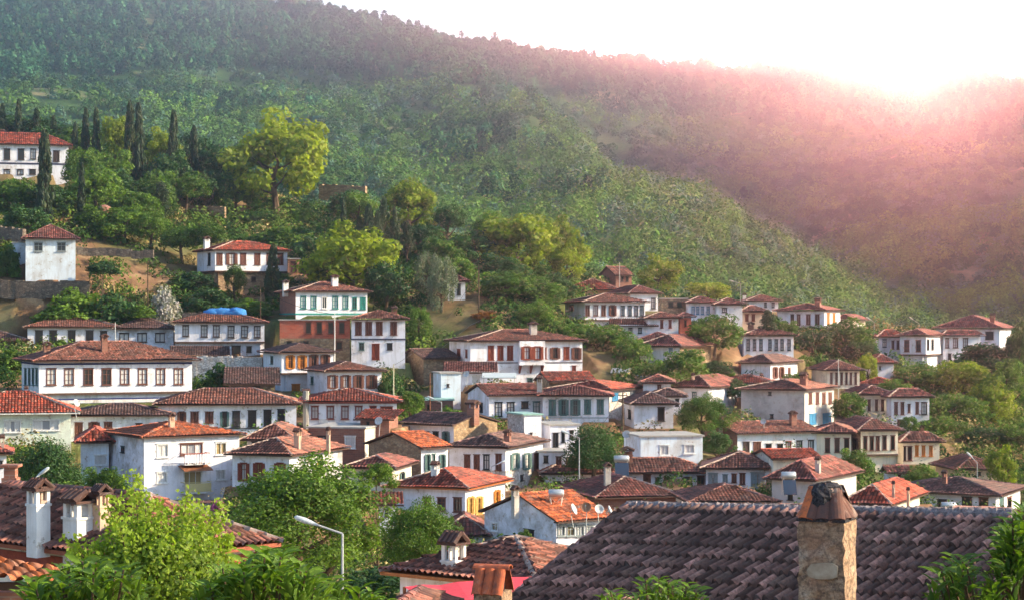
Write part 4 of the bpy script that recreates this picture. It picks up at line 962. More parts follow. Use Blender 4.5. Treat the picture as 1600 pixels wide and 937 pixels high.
 dict(nm='house', label='low house with wide pyramid maroon roof, white left wall and brown right wall', d=223, x0=1000, xm=1062, x1=1111, ye=541, yb=572, yr=523, rc='ma', D=9, wall2=('R','stone'), wins=[('L','bck',6,542,550,[1015]),('L','b4c',6,544,552,[1048])]),
 dict(nm='house', label='cream house with two low windows right of the great green tree', d=244, x0=1155, xm=1160, x1=1195, ye=487, yb=512, yr=478, rc='br', wc='tan', D=6, wins=[('R','rcx',5,491,501,[1167,1177])]),
 dict(nm='house', label='white house with seven small windows in line, right of the great green tree', d=238, x0=1152, xm=1162, x1=1240, ye=524, yb=560, yr=514, rc='br', D=7, wins=[('R','k4c',5,530,547,[1169,1179,1189,1203,1213,1222,1233])], ch=[(1173,504,516,8,'b')]),
 dict(nm='house', label='white house with plain blank left side and brown shutters at the right corner', d=228, x0=1158, xm=1204, x1=1246, ye=567, yb=600, yr=554, rc='dk', D=8, wins=[('R','mOk',4,573,590,[1211,1221]),('R','mcx',4,574,590,[1233])]),
 dict(nm='house', label='white house with six very narrow brown windows side by side', d=231, x0=1268, xm=1293, x1=1343, ye=578, yb=606, yr=564, rc='br', wc='c', D=7.5, wins=[('R','mcx',3.6,582,600,[1299,1307,1315,1322.5,1329.5,1337])]),
 dict(nm='pavilion_house', label='elegant white house with arched dark windows, alone at the right of the ridge', d=268, x0=1214, xm=1288, x1=1313, ye=485, yb=514, yr=474, rc='ma', D=7.5, jet=511, wins=[('L','mcx',5.5,491,508,[1238,1248]),('L','mcx',7,491,507,[1263,1277]),('R','ocx',4,489,507,[1294]),('R','ocx',4,489,506,[1303])], ch=[(1278,466,478,8,'b')], cat='house'),
 dict(nm='house', label='small white house on the crest beside a street lamp', d=276, x0=1160, xm=1170, x1=1216, ye=470, yb=486, yr=461, rc='ma', D=7, wins=[('R','k4c',4,473,480,[1196,1208])], ch=[(1163,459,472,5,'w')]),
 dict(nm='house', label='small cream house half hidden right of the arched window house', d=276, x0=1305, xm=1330, x1=1352, ye=500, yb=516, yr=491, rc='ma', D=7, wc='c', wins=[('R','w4c',5,504,511,[1341])]),
 dict(nm='house', label='white house end with two stacked openings left of the white box bay', d=261, x0=1368, xm=1374, x1=1411, ye=526, yb=562, yr=515, rc='red', D=6, wins=[('R','k4c',6,530,542,[1382]),('R','mcx',4,532,545,[1395,1403]),('R','khx',4,552,560,[1384])]),
 dict(nm='house', label='white house with projecting box bay and many windows, below a maroon roof', d=256, x0=1406, xm=1447, x1=1472, ye=524, yb=578, yr=514, rc='ma', D=7, jet=553, main='L', wins=[('L','m4k',8,531,549,[1417,1435]),('R','k4k',3.5,530,546,[1450,1457])]),
 dict(nm='house', label='white wing with three square windows joined to the box bay', d=262, x0=1470, xm=1474, x1=1532, ye=524, yb=575, yr=514, rc='ma', D=6, wins=[('R','m4c',6,528,543,[1480]),('R','m4c',8,528,543,[1493,1508.5]),('R','k4k',5,552,561,[1484])]),
 dict(nm='house', label='broad house with the largest maroon hipped roof at the far right', d=270, x0=1462, xm=1562, x1=1580, ye=513, yb=560, yr=492, rc='ma', D=10, main='L', wins=[('L','k4k',13,518,530,[1546])], ch=[(1551,490,502,7,'b')]),
 dict(nm='house', label='small house with red roof and blue white gable, left of yellow tree on the right', d=242, x0=1352, xm=1366, x1=1396, ye=567, yb=588, yr=552, rc='red', D=7, wins=[('R','khx',3,572,577,[1375])]),
 dict(nm='long_house', label='long white house with dark grey lichened roof and wide dark windows, bottom right', d=160, x0=1398, xm=1556, x1=1594, ye=773, yb=805, yr=748, rc='dk', tm='tile_old', D=8, main='L', over=.7,
   wins=[('L','khx',15,780,795,[1472]),('L','khx',16,776,796,[1511]),('L','mhx',15,777,796,[1537]),('R','gcx',6,777,797,[1565]),('R','mhx',6,776,796,[1577])], ch=[(1476,735,752,7,'b')], cat='house'),
 dict(nm='house', label='dark roofed grey house, left part behind the smooth red roof', d=166, x0=1375, xm=1400, x1=1400, ye=770, yb=790, yr=750, rc='dk', tm='tile_old', D=6, depthR=6, wins=[]) if False else None,
 dict(nm='house', label='low cream house with smooth bright red roof above the foreground ridge', d=140, x0=1325, xm=1385, x1=1437, ye=788, yb=806, yr=757, rc='red', tm='tile_new', D=9, wc='c', over=.6, wins=[('R','whx',4,791,795,[1420])], ch=[(1396,752,768,4,'t'),(1419,762,776,4,'t')]),
 dict(nm='house', label='grey white house with dark maroon roof behind the stone chimney', d=150, x0=1206, xm=1270, x1=1338, ye=750, yb=795, yr=721, rc='ma', tm='tile', D=9, wc='g', main='L', wins=[('R','whx',5,757,761,[1320]),('L','khx',8,765,780,[1235])], ch=[(1278,714,732,7,'g')]),
 dict(nm='house', label='little house with orange red gabled roof above the maroon one, right of the grey shutters', d=163, x0=1178, xm=1208, x1=1280, ye=717, yb=745, yr=702, rc='red', tm='tile_new', roof='gable', main='R', wc='c', D=6, wins=[('R','whx',5,722,727,[1262])]),
 dict(nm='outbuilding', label='low grey brown roofed outbuilding behind the bushes at bottom right', d=182, x0=1462, xm=1500, x1=1562, ye=733, yb=750, yr=715, rc='br', tm='tile_old', wc='tan', D=7, wins=[('R','khx',5,737,742,[1530])], cat='outbuilding'),
 dict(nm='shed', label='small white gabled shed among bushes left of the grey brown outbuilding', d=178, x0=1381, xm=1386, x1=1418, ye=738, yb=752, yr=727, rc='ma', roof='gable', main='L' if False else 'R', wc='w', D=5, wins=[('R','khx',5,741,747,[1405])], cat='shed'),
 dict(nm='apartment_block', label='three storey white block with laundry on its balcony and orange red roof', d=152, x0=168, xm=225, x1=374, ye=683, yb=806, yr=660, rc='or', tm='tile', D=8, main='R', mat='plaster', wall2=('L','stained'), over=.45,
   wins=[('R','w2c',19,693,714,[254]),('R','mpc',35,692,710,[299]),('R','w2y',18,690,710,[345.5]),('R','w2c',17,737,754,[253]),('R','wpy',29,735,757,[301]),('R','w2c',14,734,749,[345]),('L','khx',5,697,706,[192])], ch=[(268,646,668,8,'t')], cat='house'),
 dict(nm='house', label='pale low house with red tiled roof attached to the left of the three storey block', d=158, x0=126, xm=170, x1=170, ye=690, yb=760, yr=664, rc='red', tm='tile_new', D=7, depthR=6.5, wc='bl', wins=[('L','w2c',19,710,726,[157])]),
 dict(nm='house', label='white house with brown open shutters and half dark, half red roof, behind the big tree', d=150, x0=363, xm=452, x1=535, ye=711, yb=762, yr=687, rc='br', tm='tile', D=9, wc='w', wall2=('R','stained'), main='L',
   wins=[('L','rOc',9,723,750,[381]),('L','rOy',9,723,750,[405]),('L','rOy',9,723,745,[438]),('R','tan' and 'yhx',9,718,735,[500])], ch=[(465,670,690,9,'t'),(513,668,690,5,'t')]),
 dict(nm='house', label='low house with pale hip lines on a brown roof, behind the brown shuttered house', d=161, x0=386, xm=455, x1=480, ye=687, yb=705, yr=664, rc='br', tm='tile', D=7, wc='g', wins=[('L','k2k',7,690,698,[397]),('R','khx',4,690,697,[470])]),
 dict(nm='house', label='flat topped house of dull brick with one white curtained window', d=166, x0=482, xm=570, x1=606, ye=669, yb=725, yr=666, roof='flat', mat='oldbrick', D=7, wall2=('R','stained'), wc='c', wins=[('L','w4c',17,681,700,[547]),('L','k2c',12,681,690,[503])]),
 dict(nm='rooftop_room', label='small orange room with sloping red roof standing on the flat brick house', d=169, x0=563, xm=608, x1=622, ye=655, yb=669, yr=642, roof='shed', rc='red', mat='oldbrick', D=4, wins=[('L','khx',4,659,664,[575])], cat='outbuilding', z0=None),
 dict(nm='garage', label='open shed with plain dark brown roof beside the bushes, above the long white house', d=196, x0=357, xm=430, x1=430, ye=600, yb=614, yr=575, roof='shed', rc='dk', tm='tile_old', D=6, depthR=6, mat='darkstone', cat='shed', wins=[('L','khx',12,603,611,[400])]),
 dict(nm='house', label='white gable end peeping between silver olive and dark fig trees', d=237, x0=700, xm=727, x1=727, ye=440, yb=468, yr=430, rc='ma', D=5, depthR=5, wins=[('L','k4k',6,444,461,[717])]),
 dict(nm='outbuilding', label='tiny white building with brick chimney at the left edge, below the cream house', d=140, x0=-30, xm=10, x1=10, ye=708, yb=760, yr=697, rc='red', D=4, depthR=4, wins=[('L','khx',4,720,730,[2])], ch=[(3,680,702,7,'t')], cat='outbuilding'),
 dict(nm='house', label='dark roofed house at the left edge, behind the long low white one', d=224, x0=-50, xm=40, x1=40, ye=531, yb=548, yr=517, rc='dk', tm='tile_old', mat='darkstone', D=6, depthR=6, wins=[('L','khx',5,535,541,[20])]),
 dict(nm='outbuilding', label='low blue grey sheet roofed brick store behind the hedge, left of the centre gable', d=196, x0=640, xm=708, x1=708, ye=625, yb=650, yr=620, roof='flat', D=6, depthR=6, rc='grn', mat='oldbrick', wins=[('L','khx',5,632,640,[670])], cat='outbuilding'),
]
HOUSES = [h for h in HOUSES if h]
HOUSES += [
 dict(nm='outbuilding', label='low annex with lean-to roof under the row of grey shuttered windows', d=233, x0=958, xm=1022, x1=1022, ye=509, yb=524, yr=498, roof='shed', rc='br', D=5, depthR=4.5, wc='w', wins=[('L','k4c',6,512,520,[985,1000])], cat='outbuilding'),
 dict(nm='outbuilding', label='small maroon roofed annex behind the wide pyramid roof', d=229, x0=1002, xm=1052, x1=1052, ye=531, yb=545, yr=519, rc='ma', D=5, depthR=5, wc='w', wins=[('L','khx',4,535,540,[1012])], cat='outbuilding'),
 dict(nm='outbuilding', label='little dark roofed white annex behind the small house with one tall window', d=196, x0=1016, xm=1066, x1=1066, ye=619, yb=640, yr=607, rc='dk', D=5, depthR=5, wc='w', wins=[('L','k4k',6,623,634,[1058])], cat='outbuilding'),
 dict(nm='outbuilding', label='grey white lower block with flat top and brown door, under the cream terrace house', d=169, x0=842, xm=884, x1=884, ye=706, yb=735, yr=704, roof='flat', D=4, depthR=4, wc='w', wins=[('L','mDx',9,713,731,[873]),('L','khx',7,712,722,[853])], cat='outbuilding'),
 dict(nm='outbuilding', label='low orange red roof among the shrubs below the blue white gable', d=235, x0=1345, xm=1398, x1=1398, ye=600, yb=614, yr=590, rc='red', D=5, depthR=5, wc='tan', wins=[('L','khx',5,604,610,[1384])], cat='outbuilding'),
 dict(nm='outbuilding', label='small white walled lean-to close left of the house with golden shutters', d=141, x0=592, xm=619, x1=619, ye=788, yb=835, yr=776, roof='shed', rc='red', D=4, depthR=4, wc='w', wins=[('L','khx',5,796,806,[604])], cat='outbuilding'),
 dict(nm='outbuilding', label='low maroon roofed white outhouse left of the grey gabled house', d=142, x0=692, xm=757, x1=757, ye=836, yb=860, yr=809, rc='ma', D=6, depthR=6, wc='w', wins=[('L','khx',7,841,849,[735])], cat='outbuilding'),
 dict(nm='house', label='plain white walled house with brown roof between the leaning pole and spreading green tree', d=203, x0=1005, xm=1048, x1=1048, ye=598, yb=622, yr=586, rc='br', D=6, depthR=6, wc='w', wins=[('L','mcx',6,601,613,[1030])]) ,
]

# ------------------------------------------------------------------ trees: kind, variant, x, top y, crown bottom y, width px, depth, label
TREES = [
 ('yellow',0,432,180,318,140,292,'great yellow green tree, the brightest on the hill crest'),
 ('yellow',1,640,278,366,84,277,'rounded yellow green tree right of the small dark conifers'),
 ('yellow',2,808,330,428,112,263,'broad golden green tree above the fig trees at the centre'),
 ('yellow',3,868,338,425,80,268,'loose golden tree right of the broad golden green one'),
 ('yellow',1,885,388,440,50,262,'small yellow green tree just above the wide red roof'),
 ('yellow',0,1030,402,462,64,284,'yellow green tree rising behind the ridge ruin'),
 ('yellow',2,1106,440,470,66,288,'low round yellow bush tree beyond the houses on the ridge'),
 ('yellow',3,552,348,455,125,243,'large feathery yellow green tree above the teal windowed house'),
 ('yellow',2,186,178,262,56,300,'tall yellowish tree between two thin cypresses'),
 ('dark',0,232,205,290,80,312,'dark evergreen behind the pair of tall cypresses'),
 ('dark',1,300,208,292,95,305,'dark rounded evergreen between the two single cypresses'),
 ('dark',2,348,232,300,60,300,'dark evergreen touching the left of the great yellow tree'),
 ('dark',3,95,190,250,120,310,'dark evergreen mass behind the highest white house'),
 ('dark',0,20,178,215,90,320,'dark evergreen over the roof of the highest white house'),
 ('weep',0,128,232,300,76,272,'light green drooping tree right of the highest white house'),
 ('round',1,150,262,335,78,268,'leafy green tree below the light drooping tree'),
 ('yellow',0,258,205,262,50,300,'yellow touched tree right of the pair of tall cypresses'),
 ('round',0,290,268,318,58,283,'fresh green tree on the stony terrace'),
 ('round',2,235,270,345,70,275,'brownish green tree left of the stony terrace'),
 ('pine',0,252,285,345,46,271,'ragged pine at the left end of the stony terrace'),
 ('round',3,22,276,352,70,262,'tree with light spots at the left edge below the highest house'),
 ('dark',1,70,285,362,84,264,'shadowed tree behind the tallest front cypress'),
 ('redbush',0,345,285,322,44,288,'dull reddish shrub left of the great yellow tree'),
 ('umbrella',0,284,338,398,86,258,'umbrella pine left of the red roofed house with chimney'),
 ('round',2,330,345,385,40,256,'small bright tree beside the umbrella pine'),
 ('round',0,150,322,378,70,262,'fig tree nearest the small stone dome'),
 ('round',1,195,322,378,76,261,'fig tree in the middle of the row above the bare slope'),
 ('round',3,235,328,376,52,260,'fig tree at the right end of the row above the bare slope'),
 ('bush',0,10,365,432,46,238,'tall yellowish shrub at the left edge beside the square cottage'),
 ('dbush',0,160,398,428,52,233,'green shrub on the bare slope right of the square cottage'),
 ('bush',1,120,430,490,100,231,'broad dense shrub below the square cottage'),
 ('dbush',1,185,438,492,90,230,'dark dense shrub left of the blossoming oleander'),
 ('bush',2,92,464,500,84,229,'rounded light shrub above the long low white house'),
 ('bush',0,215,470,495,60,229,'low shrub just under the blossoming oleander'),
 ('white',0,259,434,482,52,233,'oleander covered with white and pink blossom'),
 ('dbush',2,305,418,445,78,246,'leafy vine mass covering the pergola left of the stone basement'),
 ('dbush',1,330,440,488,80,237,'dark shrub under the pergola'),
 ('bush',1,390,456,486,80,236,'clipped green shrub behind the blue tarpaulin'),
 ('weep',0,367,414,458,42,246,'thin light tree in front of the stone basement'),
 ('round',3,440,426,456,40,244,'small green tree right of the stone basement'),
 ('bush',2,430,340,378,84,272,'olive yellow dome shaped shrub on the open slope'),
 ('dbush',2,470,350,378,70,276,'dark green low shrub right of the dome shaped one'),
 ('dbush',0,400,320,350,80,286,'low dark shrub under the great yellow tree'),
 ('bush',0,480,318,352,70,288,'broad shrub right under the edge of the great yellow tree'),
 ('dark',3,545,292,342,70,289,'dark tree in front of the orange earth wall'),
 ('dark',2,700,320,362,52,276,'small tree at the right of the rounded yellow green one'),
 ('dark',1,742,358,420,80,262,'dark tree left of the broad golden green one'),
 ('round',1,690,372,432,70,258,'fig like tree between the olives and the dark tree'),
 ('dark',0,603,402,482,76,238,'dense dark tree right of the teal windowed house'),
 ('silver',0,668,395,470,56,244,'tall silvery olive with grey blue leaves'),
 ('silver',1,690,402,525,56,234,'large silvery olive reaching down to the path'),
 ('weep',0,655,480,534,46,226,'bushy light green tree by the two storey white house'),
 ('round',2,700,420,440,40,250,'yellowish tree tip behind the large olive') ,
 ('round',0,790,424,515,100,240,'wide fig tree behind the utility pole'),
 ('round',3,845,430,500,80,240,'fig tree left of the row of grey shutters'),
 ('dark',1,868,425,470,52,247,'dark fig crown beside the wide red roof'),
 ('dark',2,782,398,440,80,252,'dark leafy tree under the broad golden green one'),
 ('round',1,905,505,562,64,226,'fig tree right of the bracketed mansion'),
 ('round',2,950,508,568,76,225,'middle fig tree below the row of grey shutters'),
 ('round',0,990,528,575,62,222,'fig tree next to the wide pyramid roof'),
 ('round',3,1116,488,562,94,231,'great round green tree among the houses right of centre'),
 ('round',1,1064,545,606,104,214,'spreading green tree below the wide pyramid roof'),
 ('dark',0,1120,560,592,50,222,'small dark green tree right of the spreading one'),
 ('pine',1,1200,484,516,38,240,'small dark conical tree left of the arched window house'),
 ('round',2,1318,498,555,84,254,'leafy tree under the arched window house'),
 ('dark',3,1270,512,560,60,250,'shadowed tree below the arched window house'),
 ('dark',2,1345,530,562,56,250,'dark tree right of the leafy one on the right slope'),
 ('yellow',1,1357,550,602,38,238,'slim yellow green tree left of the white box bay'),
 ('bush',1,1258,548,570,34,240,'light shrub above the six narrow windows'),
 ('bush',2,1240,572,600,50,226,'shrub with broad leaves left of the six narrow windows'),
 ('round',0,1328,612,656,62,210,'round green tree right of the blue shutters'),
 ('dark',3,1548,530,605,110,252,'large dark tree below the largest maroon roof'),
 ('round',1,1442,570,620,84,242,'green tree below the white box bay'),
 ('yellow',2,1505,560,625,92,236,'yellow green tree left of the large dark one'),
 ('yellow',3,1548,590,670,80,226,'tall golden tree on the right slope'),
 ('round',3,1500,612,690,90,222,'green tree in the middle of the right hand grove'),
 ('round',2,1470,650,712,78,212,'bright green tree above the lowest cream house'),
 ('dark',0,1540,665,722,96,214,'dark tree at the foot of the right hand grove'),
 ('round',0,1592,660,725,80,214,'green tree at the right edge of the grove'),
 ('dark',1,1594,500,640,40,248,'tall tree cut by the right edge of the picture'),
 ('big',2,926,642,728,92,166,'dense dark round tree with rusty tips by the street lamp'),
 ('big',1,1098,612,682,88,184,'bright green tree right of the small house with one tall window'),
 ('dark',2,1122,672,712,52,176,'dark creeper clad tree at the red brick gable'),
 ('round',0,1338,700,752,54,172,'young light tree in front of the five tall windows'),
 ('weep',0,1420,650,672,36,206,'grey green palm like tuft below the white corner house'),
 ('bush',0,1438,718,752,62,178,'yellowish shrub below the lowest cream house'),
 ('bush',2,1500,742,762,90,172,'low green shrubbery behind the dark grey lichened roof'),
 ('yellow',0,1565,700,760,50,176,'thin yellow green sapling at the lower right'),
 ('round',1,641,610,652,40,180,'small green tree right of the red brown framed windows'),
 ('bush',1,702,626,650,56,184,'green hedge like shrub left of the centre gable'),
 ('dbush',0,610,568,612,44,200,'ivy green shrub under the two storey white house'),
 ('dbush',2,345,557,604,50,203,'grey green shrub between the big white house and the dark shed roof'),
 ('bush',0,20,532,612,66,204,'yellow green shrub at the left edge behind the big white house'),
 ('bush',2,342,530,545,20,214,'tiny shrub on the wall top') if False else None,
 ('round',3,95,528,545,20,220,'small round shrub against the long low white house'),
 ('big',2,76,664,765,112,146,'dense dark green tree in front of the cream house with red roof'),
 ('dbush',1,50,742,785,70,138,'trimmed dark hedge shrub behind the small street lamp'),
 ('dbush',0,108,742,782,64,137,'trimmed dark hedge shrub under the dense tree'),
 ('round',0,165,728,780,60,136,'green tree at the foot of the three storey block'),
 ('pink',0,243,785,812,34,128,'magenta bougainvillea at the foot of the three storey block'),
 ('pink',0,341,775,800,26,128,'small magenta bougainvillea beside the big central tree'),
 ('big',1,475,706,905,262,96,'huge sunlit tree filling the lower centre left'),
 ('round',1,590,722,765,60,104,'light branch tipped tree right behind the huge sunlit one'),
 ('big',1,660,775,915,130,88,'green tree with drooping branches right of the huge sunlit one'),
 ('round',2,727,842,880,60,84,'low rounded tree beside the white capped chimney'),
 ('bush',0,955,798,845,52,120,'climbing vine with light leaves at the glazed porch'),
 ('bush',2,925,812,845,30,122,'small vine shoots at the glazed porch'),
 ('bush',1,820,818,850,30,112,'light vine shoot before the grey gable'),
 ('dark',3,590,880,960,140,75,'shadowed tree behind the tall street lamp'),
]
TREES = [t for t in TREES if t]
TREES += [('round',0,165,235,320,70,284,'green tree behind the light drooping tree'),('dark',1,185,262,330,60,280,'dark tree below the yellowish tree between cypresses'),
 ('dark',3,55,178,225,70,316,'dark evergreen just left of the short cypress behind the highest house'),('round',3,105,200,262,60,306,'evergreen behind the right end of the highest white roof'),
 ('dark',2,262,235,312,70,288,'dark tree under the yellow touched tree'),('dark',0,325,262,318,64,287,'dark tree at the right end of the stony terrace'),('round',2,370,262,325,60,292,'shaded tree close left below the great yellow tree'),
 ('round',1,215,300,352,56,268,'green tree behind the middle fig tree'),('dark',2,45,320,372,70,250,'dark tree behind the terrace wall left of the cottage'),('round',2,520,395,445,70,248,'green tree left of the feathery yellow green one'),
 ('dark',1,490,368,425,66,256,'dark tree on the open slope right of the red roofed house'),('round',1,560,300,345,50,282,'small tree right of the dark tree on the crest'),
 ('dark',3,655,345,405,66,264,'dark tree behind the large silvery olive'),('round',3,715,400,455,60,246,'green tree just behind the little white gable end'),('round',0,770,330,390,64,270,'tree left behind the broad golden green one'),
 ('round',2,835,470,520,60,230,'low fig tree right of the wide fig tree'),('dark',0,1010,455,480,36,262,'small dark tree behind the tall narrow windows'),
 ('round',3,1400,590,640,60,232,'green tree left of the right hand grove'),('dark',2,1420,620,668,60,224,'dark tree behind the white corner house'),('round',1,1575,560,640,70,232,'tree at the right picture edge behind the golden one'),
 ('round',0,1225,500,530,36,252,'small tree under the left end of the arched window house'),('dark',1,1150,590,625,40,214,'dark tree right of the whitewashed house roof')]
for i, (x, yt, yb, w, d, l) in enumerate([
  (70,206,338,19,259,'tallest front cypress, cutting across the highest white house'),(128,256,330,10,261,'thin short cypress below the drooping tree'),
  (29,156,215,11,312,'cypress above the roof of the highest white house'),(57,170,215,11,312,'cypress over the right part of the highest white roof'),(4,163,210,11,312,'cypress at the left picture edge above the roof'),
  (84,182,222,10,310,'short cypress right of the one over the white roof'),(117,193,235,9,300,'narrow cypress behind the drooping tree top'),(134,170,240,11,302,'slender cypress, left of a close slender pair'),(150,170,244,11,301,'slender cypress, right of a close slender pair'),
  (203,162,270,15,293,'tall dark cypress, left one of the tallest pair'),(217,163,276,15,291,'tall dark cypress, right one of the tallest pair'),(271,175,275,16,294,'broad lone cypress against the dark evergreens'),(303,199,278,13,294,'lone cypress left of the great yellow tree'),
  (427,384,462,19,243,'dark cypress in front of the red roofed house with the pergola'),(537,312,350,9,268,'small cypress by the dark tree of the orange wall'),(576,322,392,15,262,'small cypress left of the conifer pair'),(561,340,390,11,262,'short thin cypress above the feathery yellow tree')]):
    TREES.append(('cypress', i % 3, x, yt, yb, w, d, l))
for i, (x, yt, yb, w, d, l) in enumerate([(600,308,382,30,264,'dark conifer left of the rounded yellow green tree'),(617,325,388,28,262,'dark conifer in front of the rounded yellow green tree'),(635,345,395,34,260,'low dark conifer below the rounded yellow green tree'),(590,330,400,26,258,'ragged conifer at the left of the conifer group')]):
    TREES.append(('pine', i % 3, x, yt, yb, w, d, l))
# ------------------------------------------------------------------ foreground and small things
TPF = dict(pitch=0.21, course=0.36, res=8, amp=0.07, cap=0.12)
def V3(x, y, d): return Vector((xof(x, d), d, zof(y, d)))
FG = [
 dict(nm='house', label='foreground house on the left with old red tiles, white chimneys and painted stripe', d=45.5, x0=-140, xm=215, x1=398, ye=871, yb=1060, yr=783, rc='br', tm='tile', tp=TPF, th_=40, main='L', bands=[(893,(.28,.06,.04),.26)], eavec=(.3,.09,.05), over=.5, wc='c', cmort=1,
   ch=[(60,754,812,26,'w'),(124,772,838,36,'w'),(66,752,800,14,'t'),(158,762,800,20,'t')]),
 dict(nm='house', label='low house with old tiles, pale mortared hip and a white sooty chimney, bottom centre', d=54, x0=625, xm=838, x1=985, ye=914, yb=1030, yr=850, rc='br', tm='tile', tp=TPF, main='L', D=4.6, over=.45, eavec=(.42,.16,.06), cmort=1, ch=[(709,836,925,28,'w')]),
 dict(nm='house', label='lowest roof of weathered tiles behind the orange tented chimney, under the red sheet', d=38, x0=545, xm=650, x1=715, ye=1012, yb=1120, yr=962, rc='br', tm='tile', tp=TPF, main='L', D=4, over=.4),
]
def lumpy(mb, c, r, seed, n=10, m=8, mi=0):
    rg = random.Random(seed); k = len(mb.v); c = Vector(c)
    for i in range(m+1):
        for j in range(n):
            t = math.pi*i/m; p = 2*math.pi*j/n; q = 0.82+0.3*rg.random()
            mb.v.append(tuple(c+Vector((math.sin(t)*math.cos(p)*r[0]*q, math.sin(t)*math.sin(p)*r[1]*q, math.cos(t)*r[2]*q))))
    for i in range(m):
        for j in range(n):
            mb.f.append((k+i*n+j, k+i*n+(j+1) % n, k+(i+1)*n+(j+1) % n, k+(i+1)*n+j)); mb.m.append(mi)
def barrel(mb, a, b, r0, r1, up, mi=0, th=.018):
    a, b, up = Vector(a), Vector(b), Vector(up); t = (b-a).normalized(); s = t.cross(up).normalized(); u = s.cross(t)
    for (q0, q1) in ((r0, r1), (r0-th, r1-th)):
        pass
    k = len(mb.v); n = 8
    for (c, r) in ((a, r0), (b, r1)):
        for q in (r, r-th):
            for i in range(n+1):
                an = math.pi*i/n; mb.v.append(tuple(c+s*math.cos(an)*q+u*math.sin(an)*q*.8))
    R1 = n+1
    for i in range(n):
        mb.f.append((k+i, k+i+1, k+2*R1+i+1, k+2*R1+i)); mb.m.append(mi)
        mb.f.append((k+R1+i, k+R1+i+1, k+3*R1+i+1, k+3*R1+i)); mb.m.append(mi)
        mb.f.append((k+i, k+i+1, k+R1+i+1, k+R1+i)); mb.m.append(mi)
        mb.f.append((k+2*R1+i, k+2*R1+i+1, k+3*R1+i+1, k+3*R1+i)); mb.m.append(mi)

def tile_tent(parent, base, c, w, ax, z, seed, mats=((0.6, 0.15, 0.05), (0.14, 0.065, 0.05))):
    """roof tiles leaned against each other over a chimney mouth"""
    rg = random.Random(seed)
    for gi, cc in enumerate(mats):
        q = MB()
        for k in range(3):
            u = (k-1)*w*.30+(gi-.5)*.05
            for sg in ((-1, 1) if gi else (-1,)):
                if not gi and k != 0: continue
                a = Vector(c)+ax[0]*(u)+ax[1]*(sg*w*.46); a.z = z-.02
                b = Vector(c)+ax[0]*(u*.7+rg.uniform(-.03, .03))+ax[1]*(sg*w*.10); b.z = z+w*.62+rg.uniform(-.03, .03)
                barrel(q, a, b, w*.19, w*.15, ax[1]*sg+Vector((0, 0, .4)))
                a2 = Vector(c)+ax[1]*(u)+ax[0]*(sg*w*.46); a2.z = z-.02
                b2 = Vector(c)+ax[1]*(u*.5)+ax[0]*(sg*w*.10); b2.z = z+w*.60
                barrel(q, a2, b2, w*.19, w*.15, ax[0]*sg+Vector((0, 0, .4)))
        q.build('cap_tiles', 'tile_plain', parent, base, cc)
    q = MB(); t = Vector(c); t.z = z+w*.60; lumpy(q, t, (w*.40, w*.34, w*.17), seed, 14, 9); t2 = Vector(c)+ax[1]*(-.22*w)+ax[0]*(-w*.05); t2.z = z+w*.42; lumpy(q, t2, (w*.27, w*.24, w*.34), seed+1, 12, 9)
    q.build('sooty_mortar', 'soot_rough', parent, base)
    q = MB(); t = Vector(c); t.z = z+w*.2; q.box(t, (w*.5, w*.5, w*.42), ax); q.build('flue', 'dark', parent, base)

def extra_mats():
    m, nt, out = newmat('single_clay_tile'); n = noise(nt, coords(nt), 9, 5, .7); n2 = noise(nt, coords(nt), 3, 4, .7)
    cc = mix(nt, ramp(nt, n, [(.42, 0.), (.7, .75)]), objcol(nt), (.07, .05, .05)); cc = mix(nt, ramp(nt, n2, [(.55, 0.), (.7, .5)]), cc, (.4, .33, .28))
    bsdf(nt, out, cc, .9, bump(nt, n, .4, .02)); M['tile_plain'] = m
    m, nt, out = newmat('rough_soot'); n = noise(nt, coords(nt), 26, 6, .75)
    cc = ramp(nt, n, [(.4, (.015, .015, .018)), (.62, (.07, .065, .075)), (.75, (.22, .2, .22))])
    bsdf(nt, out, cc, .95, bump(nt, n, .9, .04)); M['soot_rough'] = m
    m, nt, out = newmat('old_lime_and_stone'); c = coords(nt); n = noise(nt, c, 3.0, 7, .72); n2 = noise(nt, c, 14, 5, .7); n3 = noise(nt, c, 1.3, 3, .6)
    cc = ramp(nt, n, [(.34, (.16, .10, .07)), (.45, (.38, .24, .15)), (.60, (.52, .37, .26)), (.75, (.58, .48, .40))])
    cc = mix(nt, ramp(nt, n2, [(.46, 0.), (.62, .8)]), cc, (.10, .07, .055))
    cc = mix(nt, ramp(nt, n3, [(.55, 0.), (.7, .6)]), cc, (.42, .22, .14))
    v = N(nt, 'ShaderNodeTexVoronoi', feature='DISTANCE_TO_EDGE'); v.inputs['Scale'].default_value = 3.2; L(nt, c, v.inputs['Vector'])
    cc = mix(nt, ramp(nt, v.outputs['Distance'], [(.0, .45), (.10, 0.)]), cc, (.09, .06, .05))
    n4 = noise(nt, c, 40, 3, .7); cc = mix(nt, ramp(nt, n4, [(.5, 0.), (.7, .5)]), cc, (.1, .07, .06))
    bsdf(nt, out, cc, .96, bump(nt, n, 1.0, .12)); M['oldlime'] = m
extra_mats()

